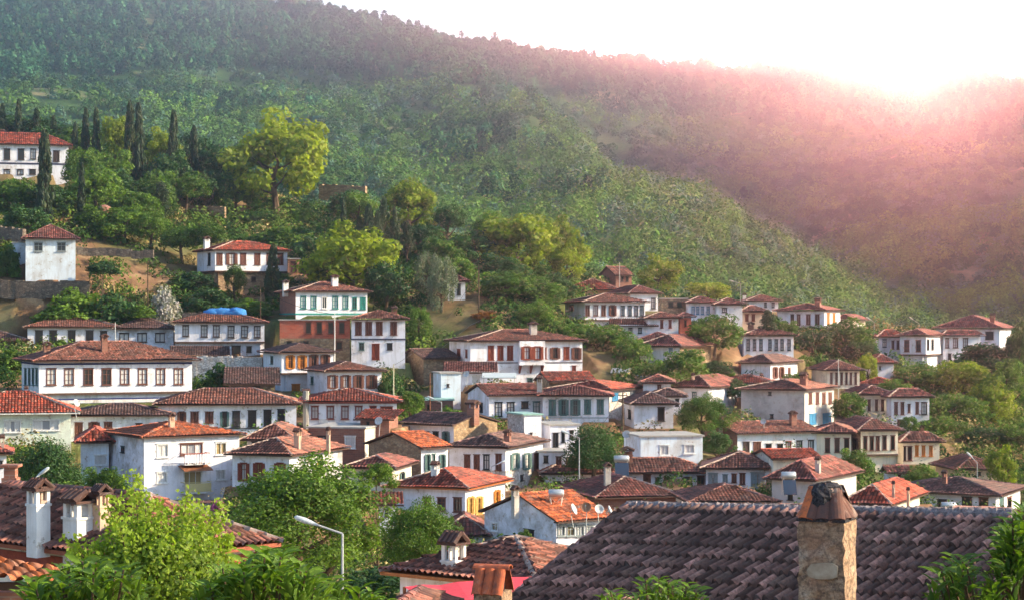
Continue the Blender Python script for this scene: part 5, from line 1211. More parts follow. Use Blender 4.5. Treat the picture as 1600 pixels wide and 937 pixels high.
def big_roof():
    P1 = V3(985, 790, 42); P2 = V3(1588, 803, 36); R = (P2-P1).normalized(); D = Vector((R.y, -R.x, 0)).normalized()
    if D.y > 0: D = -D
    up = Vector((0, 0, 1)); DS = (D*1.0+Vector((0, 0, -0.415)))
    LD = 10.5
    e0 = P1+DS*LD; e1 = P2+DS*LD+R*8.5; base = ((P1+P2)/2+D*2); base.z = -12.0
    b0 = P1-D*5+Vector((0, 0, -2.1)); b1 = P2-D*5+R*4+Vector((0, 0, -2.1))
    lab = 'nearest house, lower right, with broad roof of blackened barrel tiles and mortared ridge'
    e = empty('house', base, lab, 'house')
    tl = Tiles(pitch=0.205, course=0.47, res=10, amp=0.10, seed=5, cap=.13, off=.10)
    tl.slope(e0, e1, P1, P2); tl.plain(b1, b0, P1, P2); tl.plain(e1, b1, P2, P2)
    tl.ridge(P1-R*.05, P2, 0, .14)
    for i in range(3):   # a few broken red ridge tiles lying on the mortar
        a = P1.lerp(P2, (.42, .5, .86)[i]); tl.ridge(a+Vector((0, 0, .07)), a+R*1.1+Vector((0, 0, .07)), 0, .10)
    # verge: end tiles down the left edge
    for k in range(int(LD/.35)):
        a = P1+DS*(k*.35+.1); tl.ridge(a+Vector((0, 0, .05))-R*.05, a+DS*.36+Vector((0, 0, .02))-R*.05, 0, .11)
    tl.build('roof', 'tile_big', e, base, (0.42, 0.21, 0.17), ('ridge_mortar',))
    q = MB(); n = 60
    for k in range(n):     # lumpy mortar bed of the ridge
        a = P1.lerp(P2, (k+.5)/n); lumpy(q, a+Vector((0, 0, .0))+D*.08, (.16, .2, .13), k, 7, 5)
    q.build('ridge_mortar', 'ridge_mortar', e, base)
    w = MB(); ins = DS*(LD-.6)
    A = P1+ins+R*.4; B = P2+ins+R*7.5; C = P2-D*4.4+R*3.5; Dd = P1-D*4.4+R*.4; zt = A.z-.1
    for p, r in ((A, B), (B, C), (C, Dd), (Dd, A)):
        w.quad((p.x, p.y, -13), (r.x, r.y, -13), (r.x, r.y, zt), (p.x, p.y, zt))
    w.tri((A.x, A.y, zt), (Dd.x, Dd.y, zt), (P1.x+R.x*.4, P1.y+R.y*.4, P1.z-.25))
    w.build('wall', 'plaster', e, base, (.7, .66, .62))
    # great stone chimney
    d = 31.0; th = R_(24); ax = (Vector((math.cos(th), -math.sin(th), 0)), Vector((math.sin(th), math.cos(th), 0)), up)
    cx = xof(1297, d); zt = zof(811, d); c = Vector((cx, d+.3, 0)); W = .76
    q = MB(); ch = []
    nz = 20; zb = zt-3.2; rg = random.Random(4)
    rings = []
    for i in range(nz+1):
        z = zb+(zt-zb)*i/nz; k = len(q.v)
        for (sx, sy) in ((-1,-1),(-.33,-1),(.33,-1),(1,-1),(1,-.33),(1,.33),(1,1),(0,1),(-1,1),(-1,.33),(-1,-.33)):
            p = c+ax[0]*(sx*W/2+rg.uniform(-.03, .03))+ax[1]*(sy*W/2+rg.uniform(-.03, .03)); q.v.append((p.x, p.y, z+rg.uniform(-.02, .02)))
        rings.append(k)
    for i in range(nz):
        for j in range(11):
            q.f.append((rings[i]+j, rings[i]+(j+1) % 11, rings[i+1]+(j+1) % 11, rings[i+1]+j)); q.m.append(0)
    q.f.append(tuple(rings[-1]+j for j in range(11))); q.m.append(0)
    tc = Vector((c.x, c.y, zt)); 
    cho = q.build('chimney', 'oldlime', e, base)
    q = MB(); q.box((c.x, c.y, zt-.01), (W*1.06, W*1.06, .05), ax); q.build('chimney_ledge', 'soot_rough', cho, base)
    q = MB(); pc = c-ax[1]*(W/2+.012)+ax[0]*.04; zc = zof(890, d)
    poly = [(-.24, -.11), (-.08, -.14), (.12, -.13), (.23, -.09), (.24, .08), (.15, .13), (-.05, .12), (-.20, .10), (-.27, .0)]
    fr = [pc+ax[0]*x+Vector((0, 0, zc-pc.z+y))-ax[1]*.02 for x, y in poly]; bk = [p+ax[1]*.06 for p in fr]; q.v += [tuple(p) for p in fr+bk]; n9 = len(poly)
    q.f.append(tuple(range(n9))); q.m.append(0)
    for j in range(n9): q.f.append((j, (j+1) % n9, n9+(j+1) % n9, n9+j)); q.m.append(0)
    q.build('flat_stone', 'flatstone', cho, base)
    tile_tent(cho, base, c, W*1.0, ax, zt, 11)
    # tiled vent in the middle of the slope
    d2 = 36.0; c2 = Vector((xof(987, d2), d2, 0)); z2 = zof(938, d2)
    # place it on the roof plane
    n = R.cross(DS).normalized(); n = n if n.z > 0 else -n
    z2 = P1.z-((c2.x-P1.x)*n.x+(c2.y-P1.y)*n.y)/n.z
    q = MB(); q.box((c2.x, c2.y, z2-.05), (.42, .42, .5), ax, 0, .85); v = q.build('roof_vent', 'tile_plain', e, base, (.16, .08, .06))
    for k, (dx, dy) in enumerate(((-.2, -.12), (.0, -.24), (.2, -.1), (.12, .15))):
        q = MB(); a = c2+ax[0]*dx+ax[1]*dy; a.z = z2; b = c2+ax[0]*dx*.3+ax[1]*dy*.3; b.z = z2+.62
        barrel(q, a, b, .13, .09, (dx, dy, .3)); q.build('vent_tile', 'tile_plain', v, base, (.45, .18, .09) if k == 1 else (.2, .1, .08))
    q = MB(); q.box((c2.x, c2.y, z2+.64), (.3, .26, .05), ax); q.build('vent_cap', 'tile_plain', v, base, (.42, .2, .13))

m, nt, out = newmat('grey_ridge_mortar'); n = noise(nt, coords(nt), 9, 6, .75)
bsdf(nt, out, ramp(nt, n, [(.35, (.10, .08, .085)), (.55, (.27, .22, .22)), (.7, (.4, .33, .3))]), .95, bump(nt, n, .8, .05)); M['ridge_mortar'] = m
m, nt, out = newmat('flat_pale_stone'); n = noise(nt, coords(nt), 4, 4, .6)
bsdf(nt, out, ramp(nt, n, [(.35, (.28, .20, .14)), (.65, (.46, .37, .28))]), .9, bump(nt, n, .3, .03)); M['flatstone'] = m
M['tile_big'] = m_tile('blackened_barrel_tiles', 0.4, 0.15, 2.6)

def lamp(x, ytop, ybase, d, xh, yh, label, r=.05, white=(0.36, 0.38, 0.4)):
    g = min(gz(x, d), zof(ybase, d)); X = xof(x, d); e = empty('street_lamp', (X, d, g), label, 'street lamp'); s = F/d
    b = (X, d, g); top = Vector((X, d, zof(ytop, d))); hd = Vector((xof(xh, d), d, zof(yh, d)))
    q = MB(); q.tube([(X, d, g), top], [r*1.2, r*.7], 8); q.build('pole', 'paint', e, b, white)
    q = MB(); q.tube([top, hd], [r*.7, r*.6], 6); q.build('arm', 'paint', e, b, white)
    t = (hd-top).normalized(); L_ = .7; q = MB(); k = t; sd = Vector((0, 1, 0)); up = k.cross(sd)
    q.tube([hd-t*.1, hd+t*.1, hd+t*L_*.5, hd+t*L_*.9, hd+t*L_], [.035, .07, .10, .08, .03], 10); q.build('lamp_head', 'paint', e, b, (.5, .55, .58), smooth=True)
def pole(x, yt, yb, d, label, r=.07, mat='bark', colr=None, nm='utility_pole', arm=True):
    g = min(gz(x, d), zof(yb, d)); X = xof(x, d); q = MB(); z1 = zof(yt, d)
    e = empty(nm, (X, d, g), label, 'pole'); q.tube([(X, d, g), (X, d, z1)], [r*1.2, r*.8], 7); q.build('shaft', mat, e, (X, d, g), colr)
    if arm:
        q = MB(); q.box((X, d-.06, z1-.3), (.9, .08, .08)); 
        for k in (-.38, 0, .38): q.tube([(X+k, d-.06, z1-.26), (X+k, d-.06, z1-.1)], .035, 6)
        q.build('crossarm', mat, e, (X, d, g), colr)
def dish(x, y, d, r, label, c=(.55, .55, .56), az=-25, mast=.9):
    r *= .82
    p = V3(x, y, d); e = empty('satellite_dish', (p.x, d, p.z-mast), label, 'satellite dish'); b = (p.x, d, p.z-mast)
    a = R_(az); nrm = Vector((math.sin(a), -math.cos(a), .45)).normalized(); u = nrm.cross(Vector((0, 0, 1))).normalized(); w = u.cross(nrm)
    q = MB(); q.lathe(p-nrm*.12, [(0.01, -.0), (r*.4, .03), (r*.75, .10), (r, .2), (r*.97, .2), (r*.7, .12), (.01, .03)], 16, (u, w, nrm)); q.build('reflector', 'paint', e, b, c, smooth=True)
    q = MB(); q.tube([p-nrm*.12, p-nrm*.25, (p.x, d+.15, b[2]-.4)], .03, 6); q.build('mast', 'metal', e, b)
    q = MB(); q.tube([p-w*r*.9+nrm*.05, p+nrm*r*1.0], .015, 5); q.box(p+nrm*r*1.05, (.08, .08, .12)); q.build('receiver_arm', 'metal', e, b)
def solar(x, y, d, label, w=1.4, panel=True):
    p = V3(x, y, d); b = (p.x, d, p.z-.9); e = empty('solar_water_heater', b, label, 'water heater')
    q = MB(); q.tube([p-Vector((w/2, 0, 0)), p-Vector((w/2-.05, 0, 0)), p+Vector((w/2-.05, 0, 0)), p+Vector((w/2, 0, 0))], [.24, .29, .29, .24], 14); q.build('tank', 'metal', e, b, smooth=True)
    q = MB()
    for sx in (-.4, .4):
        q.tube([p+Vector((sx*w, .2, -.1)), p+Vector((sx*w, .5, -1.5))], .025, 5); q.tube([p+Vector((sx*w, -.1, -.1)), p+Vector((sx*w*.6, -.7, -1.5))], .025, 5); q.tube([p+Vector((sx*w, .5, -1.3)), p+Vector((-sx*w, .0, -.2))], .02, 5)
    q.build('stand', 'paint', e, b, (.7, .62, .55))
    if panel:
        q = MB(); ax = (Vector((1, 0, 0)), Vector((0, .6, .8)), Vector((0, -.8, .6))); q.box(p+Vector((0, -.75, -.85)), (w*.9, 1.3, .08), ax); q.build('collector_panel', 'glass', e, b, (.03, .05, .09))
def balcony(info, seg, x, y, wpx, dep, nm_part, e, colr, railmat, fill=False):
    O, T, Nn, Lw = info['walls'][seg]; uu = (x-CX)/F; uc = (uu*O.y-O.x)/(T.x-uu*T.y); w = wpx*(O.y)/F
    c = O+T*uc; c.z = zof(y, c.y); ax = (T, Nn, Vector((0, 0, 1))); q = MB()
    q.box(c+Nn*dep/2, (w, dep, .14), ax); o = q.build(nm_part, 'plaster', e, info['base'], (.7, .7, .72))
    r = MB(); h = .85
    r.box(c+Nn*dep+Vector((0, 0, h)), (w, .05, .05), ax)
    for sg in (-1, 1): r.box(c+T*(sg*w/2)+Nn*dep/2+Vector((0, 0, h)), (.05, dep, .05), ax)
    n = int(w/.14)
    if fill: r.box(c+Nn*dep+Vector((0, 0, h/2)), (w, .04, h*.8), ax)
    else:
        for k in range(n+1): r.box(c+T*((k/n-.5)*w)+Nn*dep+Vector((0, 0, h/2)), (.025, .025, h), ax)
    r.build('railing', railmat, o, info['base'], colr)
    return c, ax, w

def shoot_tree(label):
    rng = np.random.RandomState(77); d = 38.0; s = F/d; g = gz(240, d)
    base = Vector((xof(235, d), d, g)); e = empty('broadleaf_tree', base, label, 'tree')
    tips = [(190,742),(176,775),(215,758),(222,790),(250,800),(290,765),(286,790),(318,790),(335,820),(352,842),(130,828),(118,855),(150,800),(160,840),(105,880),(262,775),(300,820),(240,770),(205,800),(350,880),(372,900),(100,905),(320,850),(275,830),(230,830),(180,830),(335,790),(150,870)]
    Ps = []; Ns = []; T = []; mb = MB()
    for i, (x, y) in enumerate(tips):
        dy = rng.uniform(-1.3, 1.3); tip = np.array([xof(x, d), dy, zof(y, d)]); root = np.array([xof(235+(x-235)*.35, d), dy*.3, zof(960, d)])
        n = 420; t = rng.rand(n)**.8; cur = root+(tip-root)*t[:, None]; cur[:, 0] += (tip[0]-root[0])*.25*np.sin(t*3.14)*(1 if i % 2 else -1)*.4
        r = .12+.30*(1-t); off = rng.normal(size=(n, 3))*r[:, None]*np.array([.75, .9, .6]); off[:, 2] -= np.abs(off[:, 2])*.3
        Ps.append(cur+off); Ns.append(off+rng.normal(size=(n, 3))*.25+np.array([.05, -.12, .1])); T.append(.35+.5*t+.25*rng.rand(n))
        pts = [root+(tip-root)*q for q in (0, .25, .5, .75, .97)]; mb.tube([(p[0]-base.x, p[1], p[2]-g) for p in pts], [.05, .035, .022, .014, .006], 5)
    n = 8000; u = sph(n, rng); c = u*np.array([1.55, 1.5, 1.35])*(.55+.45*rng.rand(n))[:, None]*(1+.25*fbm(u[:, 0]*2+5, u[:, 2]*2+u[:, 1], 3))[:, None]
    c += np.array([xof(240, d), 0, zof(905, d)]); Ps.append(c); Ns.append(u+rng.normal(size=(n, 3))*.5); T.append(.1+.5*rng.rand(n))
    P = np.concatenate(Ps); Nn = np.concatenate(Ns); T = np.concatenate(T); P[:, 0] -= base.x; P[:, 2] -= g
    V, Q = leaf_quads(P, Nn, .062, rng, 1.7)
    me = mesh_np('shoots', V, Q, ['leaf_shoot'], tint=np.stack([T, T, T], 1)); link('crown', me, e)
    mb.tube([(0, 0, -.3), (0.1, 0, 3), (.0, .1, 6.2)], [.22, .17, .1], 8); mb.build('trunk', 'bark', e)
M['leaf_shoot'] = m_leaf('young_yellow_leaves', (0.035, 0.085, 0.012), (0.24, 0.33, 0.035), 0.5)

def gloss_tree(label, pts, d, seed, leaf=.14, per=15, spread=.16, trunk_x=None, flower=False):
    rng = np.random.RandomState(seed); cx = trunk_x or sum(p[0] for p in pts)/len(pts); g = gz(cx, d); base = Vector((xof(cx, d), d, g))
    e = empty('laurel_tree', base, label, 'tree'); V = []; Q = []; T = []; mb = MB(); k = 0
    low = Vector((0, 0, zof(1150, d)-g))
    for (x, y) in pts:
        dy = rng.uniform(-.9, .7); c = np.array([xof(x, d+dy)-base.x, dy, zof(y, d+dy)-g])
        lean = np.array([rng.uniform(-.5, .5), rng.uniform(-.5, .3), 1.]); lean /= np.linalg.norm(lean)
        mb.tube([low, tuple((np.array(low)*.4+c*.6)+np.array([0, 0, -.15])), tuple(c)], [.03, .015, .006], 5)
        for j in range(per):
            f = j/per; a = j*2.4+rng.uniform(-.3, .3); el = 0.25+1.0*(1-f)+rng.uniform(-.2, .2)
            out = np.array([math.cos(a), math.sin(a), 0]); dirv = out*math.sin(el)+lean*math.cos(el); dirv /= np.linalg.norm(dirv)
            b = c-lean*f*spread*1.8+out*.01; L_ = leaf*rng.uniform(.65, 1.15); w = L_*.17
            sd = np.cross(dirv, lean+np.array([.01, 0, .02])); sd /= max(np.linalg.norm(sd), 1e-5); nn = np.cross(sd, dirv)
            m1 = b+dirv*L_*.35; m2 = b+dirv*L_*.7-nn*L_*.04*0; tip = b+dirv*L_*1.0-np.array([0, 0, L_*.13])
            fold = nn*w*.45
            vs = [b, m1-sd*w+fold, m1, m1+sd*w+fold, m2-sd*w*.8+fold*.8-np.array([0, 0, L_*.03]), m2-np.array([0, 0, L_*.03]), m2+sd*w*.8+fold*.8-np.array([0, 0, L_*.03]), tip]
            V += vs; Q += [[k, k+1, k+2, k+2], [k, k+2, k+3, k+3], [k+1, k+4, k+5, k+2], [k+2, k+5, k+6, k+3], [k+4, k+7, k+5, k+5], [k+5, k+7, k+6, k+6]]; t = .15+.75*(1-f)*rng.rand()+.1*rng.rand(); T += [t]*6; k += 8
    me = bpy.data.meshes.new('glossy_crown'); me.from_pydata([tuple(v) for v in V], [], [tuple(dict.fromkeys(q)) for q in Q]); me.materials.append(M['leaf_gloss'])
    a = me.attributes.new('tint', 'FLOAT_COLOR', 'FACE'); tt = np.ones((len(Q), 4), np.float32); tt[:, 0] = T; a.data.foreach_set('color', tt.ravel()); me.polygons.foreach_set('use_smooth', [True]*len(Q)); me.update()
    link('crown', me, e); mb.tube([(0, 0, -.2), (0.05, 0, (zof(1150, d)-g)*.6), low], [.12, .09, .05], 8); mb.build('trunk', 'bark', e)

def retaining(x0, y0, x1, y1, d0, d1, h, label, mat='stone', nm='stone_wall', cat='wall', n=14):
    q = MB(); rg = random.Random(int(x0+y0)); 
    for i in range(n):
        t0, t1 = i/n, (i+1)/n
        def pt(t): dd = d0+(d1-d0)*t; x = x0+(x1-x0)*t; return Vector((xof(x, dd), dd, zof(y0+(y1-y0)*t, dd)))
        a, b = pt(t0), pt(t1); a.z += rg.uniform(-.12, .12) if False else 0
        q.box((a+b)/2-Vector((0, 0, h/2))+Vector((0, 0, rg.uniform(-.15, .1))), ((b-a).length+.01, .5+rg.uniform(0, .12), h), ((b-a).normalized(), Vector((-(b-a).y, (b-a).x, 0)).normalized(), Vector((0, 0, 1))))
    o = q.build(nm, mat); tag(o, label, cat)

def details():
    for h in FG: house(**h)
    big_roof()
    # orange tented chimney at the bottom centre
    d = 36.0; c = Vector((xof(770, d), d, 0)); th = R_(20); ax = (Vector((math.cos(th), -math.sin(th), 0)), Vector((math.sin(th), math.cos(th), 0)), Vector((0, 0, 1)))
    z = zof(926, d); b = (c.x, c.y, z-3); e = empty('chimney_stack', b, 'tan chimney with tented orange red tile cap at the bottom centre', 'chimney')
    q = MB(); q.box((c.x, c.y, z-2), (.56, .56, 4.1), ax); q.build('shaft', 'oldlime', e, b)
    q = MB()
    for sg in (-1, 1):
        for k in range(3):
            a = c+ax[0]*((k-1)*.2)+ax[1]*(sg*.32); a.z = z; t = c+ax[0]*((k-1)*.2)+ax[1]*(sg*.10); t.z = z+.46; barrel(q, a, t, .11, .10, ax[1]*sg+Vector((0, 0, .5)))
    q.build('cap_tiles', 'tile_plain', e, b, (.5, .12, .05))
    q = MB(); barrel(q, c-ax[0]*.36+Vector((0, 0, z+.44)), c+ax[0]*.36+Vector((0, 0, z+.46)), .13, .12, (0, 0, 1)); q.build('ridge_tile', 'tile_plain', e, b, (.5, .12, .05))
    q = MB(); q.box((c.x, c.y, z+.15), (.4, .2, .3), ax); q.build('flue', 'dark', e, b)
    # red sheet
    d0, d1 = 50, 43; A = [V3(632, 916, d0), V3(905, 893, d0), V3(905, 930, d1), V3(700, 965, d1)]
    q = MB(); n = 10
    G = [[None]*(n+1) for _ in range(n+1)]
    for i in range(n+1):
        for j in range(n+1):
            p = A[0].lerp(A[1], i/n).lerp(A[3].lerp(A[2], i/n), j/n); p.z += -.16*math.sin(math.pi*i/n)*math.sin(math.pi*j/n)+.03*math.sin(i*2.3); G[i][j] = p
    for i in range(n):
        for j in range(n): q.quad(G[i][j], G[i+1][j], G[i+1][j+1], G[i][j+1])
    b = tuple(A[0]); e = empty('awning', b, 'pinkish red fabric sheet stretched between the roofs at the bottom centre', 'awning')
    q.build('sheet', 'cloth', e, b, (.72, .06, .085), smooth=True)
    for p in A:
        q = MB(); q.tube([p, (p.x, p.y, -16)], .05, 6); q.build('post', 'rust', e, b)
    # bottom-left orange coping
    d = 24; e = empty('tiled_wall', V3(20, 930, d), 'wall end with bright orange tile coping in the bottom left corner', 'wall'); b = tuple(V3(20, 930, d))
    tl = Tiles(pitch=.2, course=.34, res=8, amp=.06, seed=9, cap=.11); tl.slope(V3(-60, 903, 22.6), V3(96, 918, 22.6), V3(-60, 872, 24.2), V3(84, 892, 24.2)); tl.ridge(V3(-60, 875, 24.2), V3(90, 896, 24.2), 0, .12)
    tl.build('coping', 'tile_new', e, b, (.62, .17, .05))
    q = MB(); q.box(V3(10, 1035, 24.3)+Vector((0, 0, 0)), (1.5, .8, 1.9)); q.build('wall', 'oldbrick', e, b)
    q = MB(); q.box(V3(14, 915, 22.9), (1.5, .1, .09)); q.build('timber', 'wood', e, b, (.12, .07, .05))
    # lamps
    lamp(535, 833, 960, 62, 492, 818, 'tall grey street lamp with pale head before the huge sunlit tree', .055)
    lamp(905, 683, 728, 160, 889, 677, 'grey street lamp before the dark round tree at the centre')
    lamp(690, 628, 650, 181, 678, 623, 'slim street lamp left of the brick chimney near the centre')
    lamp(52, 748, 790, 100, 60, 742, 'short white street lamp behind the two white chimneys', .04, (.6, .6, .6))
    lamp(1157, 443, 476, 273, 1147, 440, 'street lamp standing on the crest by the small white house')
    lamp(1366, 503, 530, 266, 1360, 499, 'street lamp beside the arched window house and leafy tree')
    lamp(1436, 505, 520, 262, 1427, 499, 'street lamp over the roof of the white box bay house')
    lamp(1527, 722, 745, 172, 1519, 714, 'street lamp in the shrubbery at the lower right')
    lamp(768, 728, 760, 156, 778, 724, 'little street lamp before the white corner house')
    pole(748, 416, 505, 233, 'tall brown utility pole beside the wide fig tree', .09, arm=True)
    pole(231, 408, 480, 232, 'wooden utility pole left of the blossoming oleander', .08)
    pole(407, 446, 495, 227, 'plain pole behind the blue tarpaulin', .05, arm=False)
    pole(615, 568, 626, 194, 'pale yellowish pole left of the brown stone barn', .06, 'paint', (.6, .55, .4), 'pole', False)
    pole(672, 582, 655, 190, 'thin rusty pole rising before the white box building', .05, 'rust', None, 'pole', False)
    pole(523, 488, 566, 211, 'white pole in front of the brick wall', .06, 'paint', (.7, .68, .66), 'pole', False)
    pole(180, 503, 545, 222, 'thin pale pole at the joint of the two long low houses', .05, 'paint', (.65, .65, .65), 'pole', False)
    pole(973, 612, 672, 186, 'dark leaning pole left of the small house with one tall window', .08)
    pole(968, 410, 455, 262, 'thin grey pole before the ridge ruin', .05, 'paint', (.5, .5, .5), 'pole', False)
    pole(1310, 560, 590, 226, 'short pole above the six narrow windows', .05, 'paint', (.5, .5, .5), 'pole', False)
    # dishes and tanks
    dish(119, 629, 163, .42, 'white satellite dish on the slab beside the bright red roof', az=60)
    dish(729, 584, 199, .42, 'white satellite dish on the white box building')
    dish(592, 657, 164, .45, 'pale satellite dish by the small orange rooftop room', mast=.9)
    dish(896, 795, 134, .5, 'white edge on satellite dish, leftmost on the bright orange roof', az=70)
    dish(916, 792, 133.5, .45, 'rusty brown satellite dish on the bright orange roof', (.35, .17, .1), az=-10)
    dish(936, 795, 133.5, .42, 'white satellite dish right of the rusty one', az=20)
    dish(953, 797, 133, .45, 'narrow turned satellite dish at the right end of the orange roof', az=80)
    dish(979, 678, 176, .45, 'white satellite dish on the flat roofed white house', az=-15)
    dish(1193, 658, 184, .35, 'small white satellite dish on the roof by the grey stained wall')
    solar(971, 716, 164, 'cylindrical solar water heater on a stand above the long old roof', 1.3)
    solar(1232, 742, 146, 'white tank of a solar water heater over the dark maroon roof', 1.1)
    solar(869, 770, 138, 'small horizontal water tank behind the bright orange roof', 1.1, False)
    solar(1482, 789, 157.5, 'water tank on a bracket before the wide dark windows', 1.2, False)
    # balcony of the three storey block
    e, info = FEAT['three storey white block with laundry on its balcony and orange red roof']
    c, ax, w = balcony(info, 'R', 301, 723, 42, 1.0, 'upper_balcony', e, (.35, .1, .08), 'paint')
    rg = random.Random(3)
    for k in range(9):
        p = c+ax[0]*((k/8-.5)*w*.92)+ax[1]*1.08+Vector((0, 0, .78)); hh = rg.uniform(.55, .85)
        cl = MB(); m_ = 5; hw = w*.05
        for i_ in range(m_):      # a hanging cloth with soft folds
            f0, f1 = i_/m_, (i_+1)/m_; a0 = p+ax[0]*((f0-.5)*2*hw)+ax[1]*(.02*math.sin(f0*9+k)); a1 = p+ax[0]*((f1-.5)*2*hw)+ax[1]*(.02*math.sin(f1*9+k))
            cl.quad(a0, a1, a1-Vector((0, 0, hh+.03*math.sin(k+f1*4))), a0-Vector((0, 0, hh+.03*math.sin(k+f0*4))))
            b0, b1 = a0+ax[1]*.012, a1+ax[1]*.012; cl.quad(b0, b1, b1-Vector((0, 0, hh*.97)), b0-Vector((0, 0, hh*.97)))
        tag(cl.build('hanging_cloth', 'cloth', None, (0, 0, 0), (.85, .85, .9)), 'white cloth in the row of washing on the upper balcony railing', 'laundry', 'washing hung on the balcony railing')
    balcony(info, 'R', 303, 768, 44, .9, 'lower_balcony', e, (.6, .5, .25), 'paint', True)
    q = MB(); q.box(c+ax[1]*.6+Vector((0, 0, -.32)), (w*1.15, 1.5, .06), (ax[0], (ax[1]*.97-Vector((0, 0, .25))).normalized(), Vector((0, 0, 1)))); q.build('canopy', 'rust', e, info['base'])
    c2 = V3(298, 783, 150.2); q = MB(); q.box(c2, (3.6, 2.4, .08)); q.build('canopy', 'tile_plain', e, info['base'], (.18, .08, .07))
    q = MB(); q.box(V3(305, 727+1.5, 151.2), (.01, .01, .01)) 
    # tarpaulin-covered heap
    rg = random.Random(2); q = MB()
    for (x, w) in ((333, 1.6), (346, 1.9), (357, 1.9), (370, 1.6)): lumpy(q, V3(x, 489, 226), (w*.72, .9, .55+.12*(int(x) % 3)), int(x), 14, 9)
    tag(q.build('tarpaulin', 'cloth', None, (0, 0, 0), (.05, .2, .5), smooth=True), 'blue tarpaulin over a heap above the six windowed white house', 'tarpaulin')
    q = MB(); p = V3(163, 334, 263); q.lathe(p, [(1.15, 0), (1.1, .5), (.85, .9), (.45, 1.15), (.01, 1.25)], 14); q.lathe(p-Vector((0, 0, 1.6)), [(1.1, 0), (1.12, 1.6)], 14)
    tag(q.build('stone_dome', 'oldbrick', smooth=True), 'small reddish stone dome among the fig trees', 'dome')
    q = MB(); q.box(V3(337, 547, 220.5), (3.2, 1.6, .07), (Vector((1, 0, 0)), Vector((0, .9, .42)).normalized(), Vector((0, -.42, .9)).normalized())); tag(q.build('awning', 'paint', None, (0, 0, 0), (.3, .45, .62)), 'blue grey sheet awning below the six windowed white house', 'awning')
    e, info = FEAT['white house with red brown framed windows, grey pipe column and air conditioner']; q = MB(); q.box(V3(506, 658, 177.6), (.8, .35, .55)); q.lathe(V3(506, 658, 177.4), [(.2, 0), (.2, .03)], 12, (Vector((1, 0, 0)), Vector((0, 0, 1)), Vector((0, -1, 0)))); q.build('air_conditioner', 'paint', e, info['base'], (.6, .6, .62))
    q = MB(); q.tube([V3(478, 610, 177.3), V3(478, 667, 177.3)], .28, 8); q.build('pipe_column', 'stained', e, info['base'], (.3, .3, .26))
    q = MB(); c = V3(780, 586, 202); q.box(c, (3.6, 2.2, .09), (Vector((1, 0, 0)), Vector((0, .97, .2)).normalized(), Vector((0, -.2, .97)).normalized())); b = tuple(c); e = empty('canopy', b, 'grey sheet canopy on thin posts beside the bracketed mansion', 'canopy'); q.build('sheet', 'paint', e, b, (.45, .5, .52))
    for sx in (-1.6, 1.6):
        q = MB(); q.tube([c+Vector((sx, -.9, 0)), c+Vector((sx, -.9, -2.4))], .05, 6); q.build('post', 'paint', e, b, (.5, .5, .5))
    e, info = FEAT['large two storey white house with brown shutters and a bay carried on brackets']
    O, T, Nn, Lw = info['walls']['R']; uu = (829-CX)/F; uc = (uu*O.y-O.x)/(T.x-uu*T.y); w = 42*O.y/F/abs(T.x)*.95; cc = O+T*uc; zt, zb = zof(532, cc.y), zof(568, cc.y); ax = (T, Nn, Vector((0, 0, 1))); bd = info['base']
    q = MB(); wh = []; 
    for xx in (820, 837):
        u_ = w/2+(xx-829)*O.y/F/abs(T.x); wh.append((u_-.33, u_+.33, zof(561, cc.y), zof(541, cc.y)))
    O2 = cc-T*w/2+Nn*.75; wallseg(q, O2, T, Nn, w, zb, zt, wh, 0)
    for sg in (-1, 1): p0 = cc+T*(sg*w/2); q.quad((p0.x, p0.y, zb), (p0.x+Nn.x*.75, p0.y+Nn.y*.75, zb), (p0.x+Nn.x*.75, p0.y+Nn.y*.75, zt), (p0.x, p0.y, zt))
    c0 = cc+Nn*.375; q.box((c0.x, c0.y, zb-.05), (w+.1, .8, .12), ax); bay = q.build('bay', 'plaster', e, bd, WC['w'])
    for h_ in wh: window(e, bd, O2, T, Nn, *h_, 'rOc', random.Random(4))
    for k in (-1, 0, 1):
        q = MB(); p0 = cc+T*(k*w*.44); a_ = Vector((p0.x, p0.y, zb-.1)); b_ = a_+Nn*.7; c_ = a_-Vector((0, 0, .95)); t_ = T*.09
        q.quad(a_-t_, b_-t_, b_-t_-Vector((0, 0, .15)), c_-t_); q.quad(a_+t_, b_+t_, b_+t_-Vector((0, 0, .15)), c_+t_); q.quad(c_-t_, c_+t_, b_+t_-Vector((0, 0, .15)), b_-t_-Vector((0, 0, .15))); q.build('bracket', 'wood', e, bd, FR['r'])
    # corrugated sheets on a lean-to
    c = V3(1000, 588, 216); b = tuple(c); e = empty('sheet_roofs', b, 'jumble of bluish metal sheets on low sheds beneath the wide fig trees', 'sheds'); rg = random.Random(8)
    for k in range(7):
        p = c+Vector((rg.uniform(-2.6, 2.4), rg.uniform(-1, 2), rg.uniform(-.7, .7))); q = MB(); a = rg.uniform(-.3, .3); q.box(p, (2.2, 1.5, .05), (Vector((math.cos(a), math.sin(a), 0)), Vector((-math.sin(a), math.cos(a), .35)).normalized(), Vector((0, -.33, 1)).normalized())); q.build('sheet', 'metal' if k % 2 else 'paint', e, b, (.2, .27, .38))
    q = MB(); q.box(c+Vector((0, 1.2, -1.6)), (5.2, 2.4, 2.4)); q.build('wall', 'darkstone', e, b)
    retaining(1128, 568, 1160, 568, 233, 233, 2.0, 'dark red brick wall left of the plain blank sided house', 'brick')
    def cable(a, b_, sagm, label):
        q = MB(); pts = []
        for i in range(17):
            t = i/16; p = a.lerp(b_, t); p.z -= sagm*4*t*(1-t); pts.append(p)
        q.tube(pts, .022, 4); tag(q.build('cable', 'dark'), label, 'cable')
    cable(V3(231, 412, 232), V3(407, 450, 227), 1.0, 'power line from the oleander pole to the pole behind the tarpaulin')
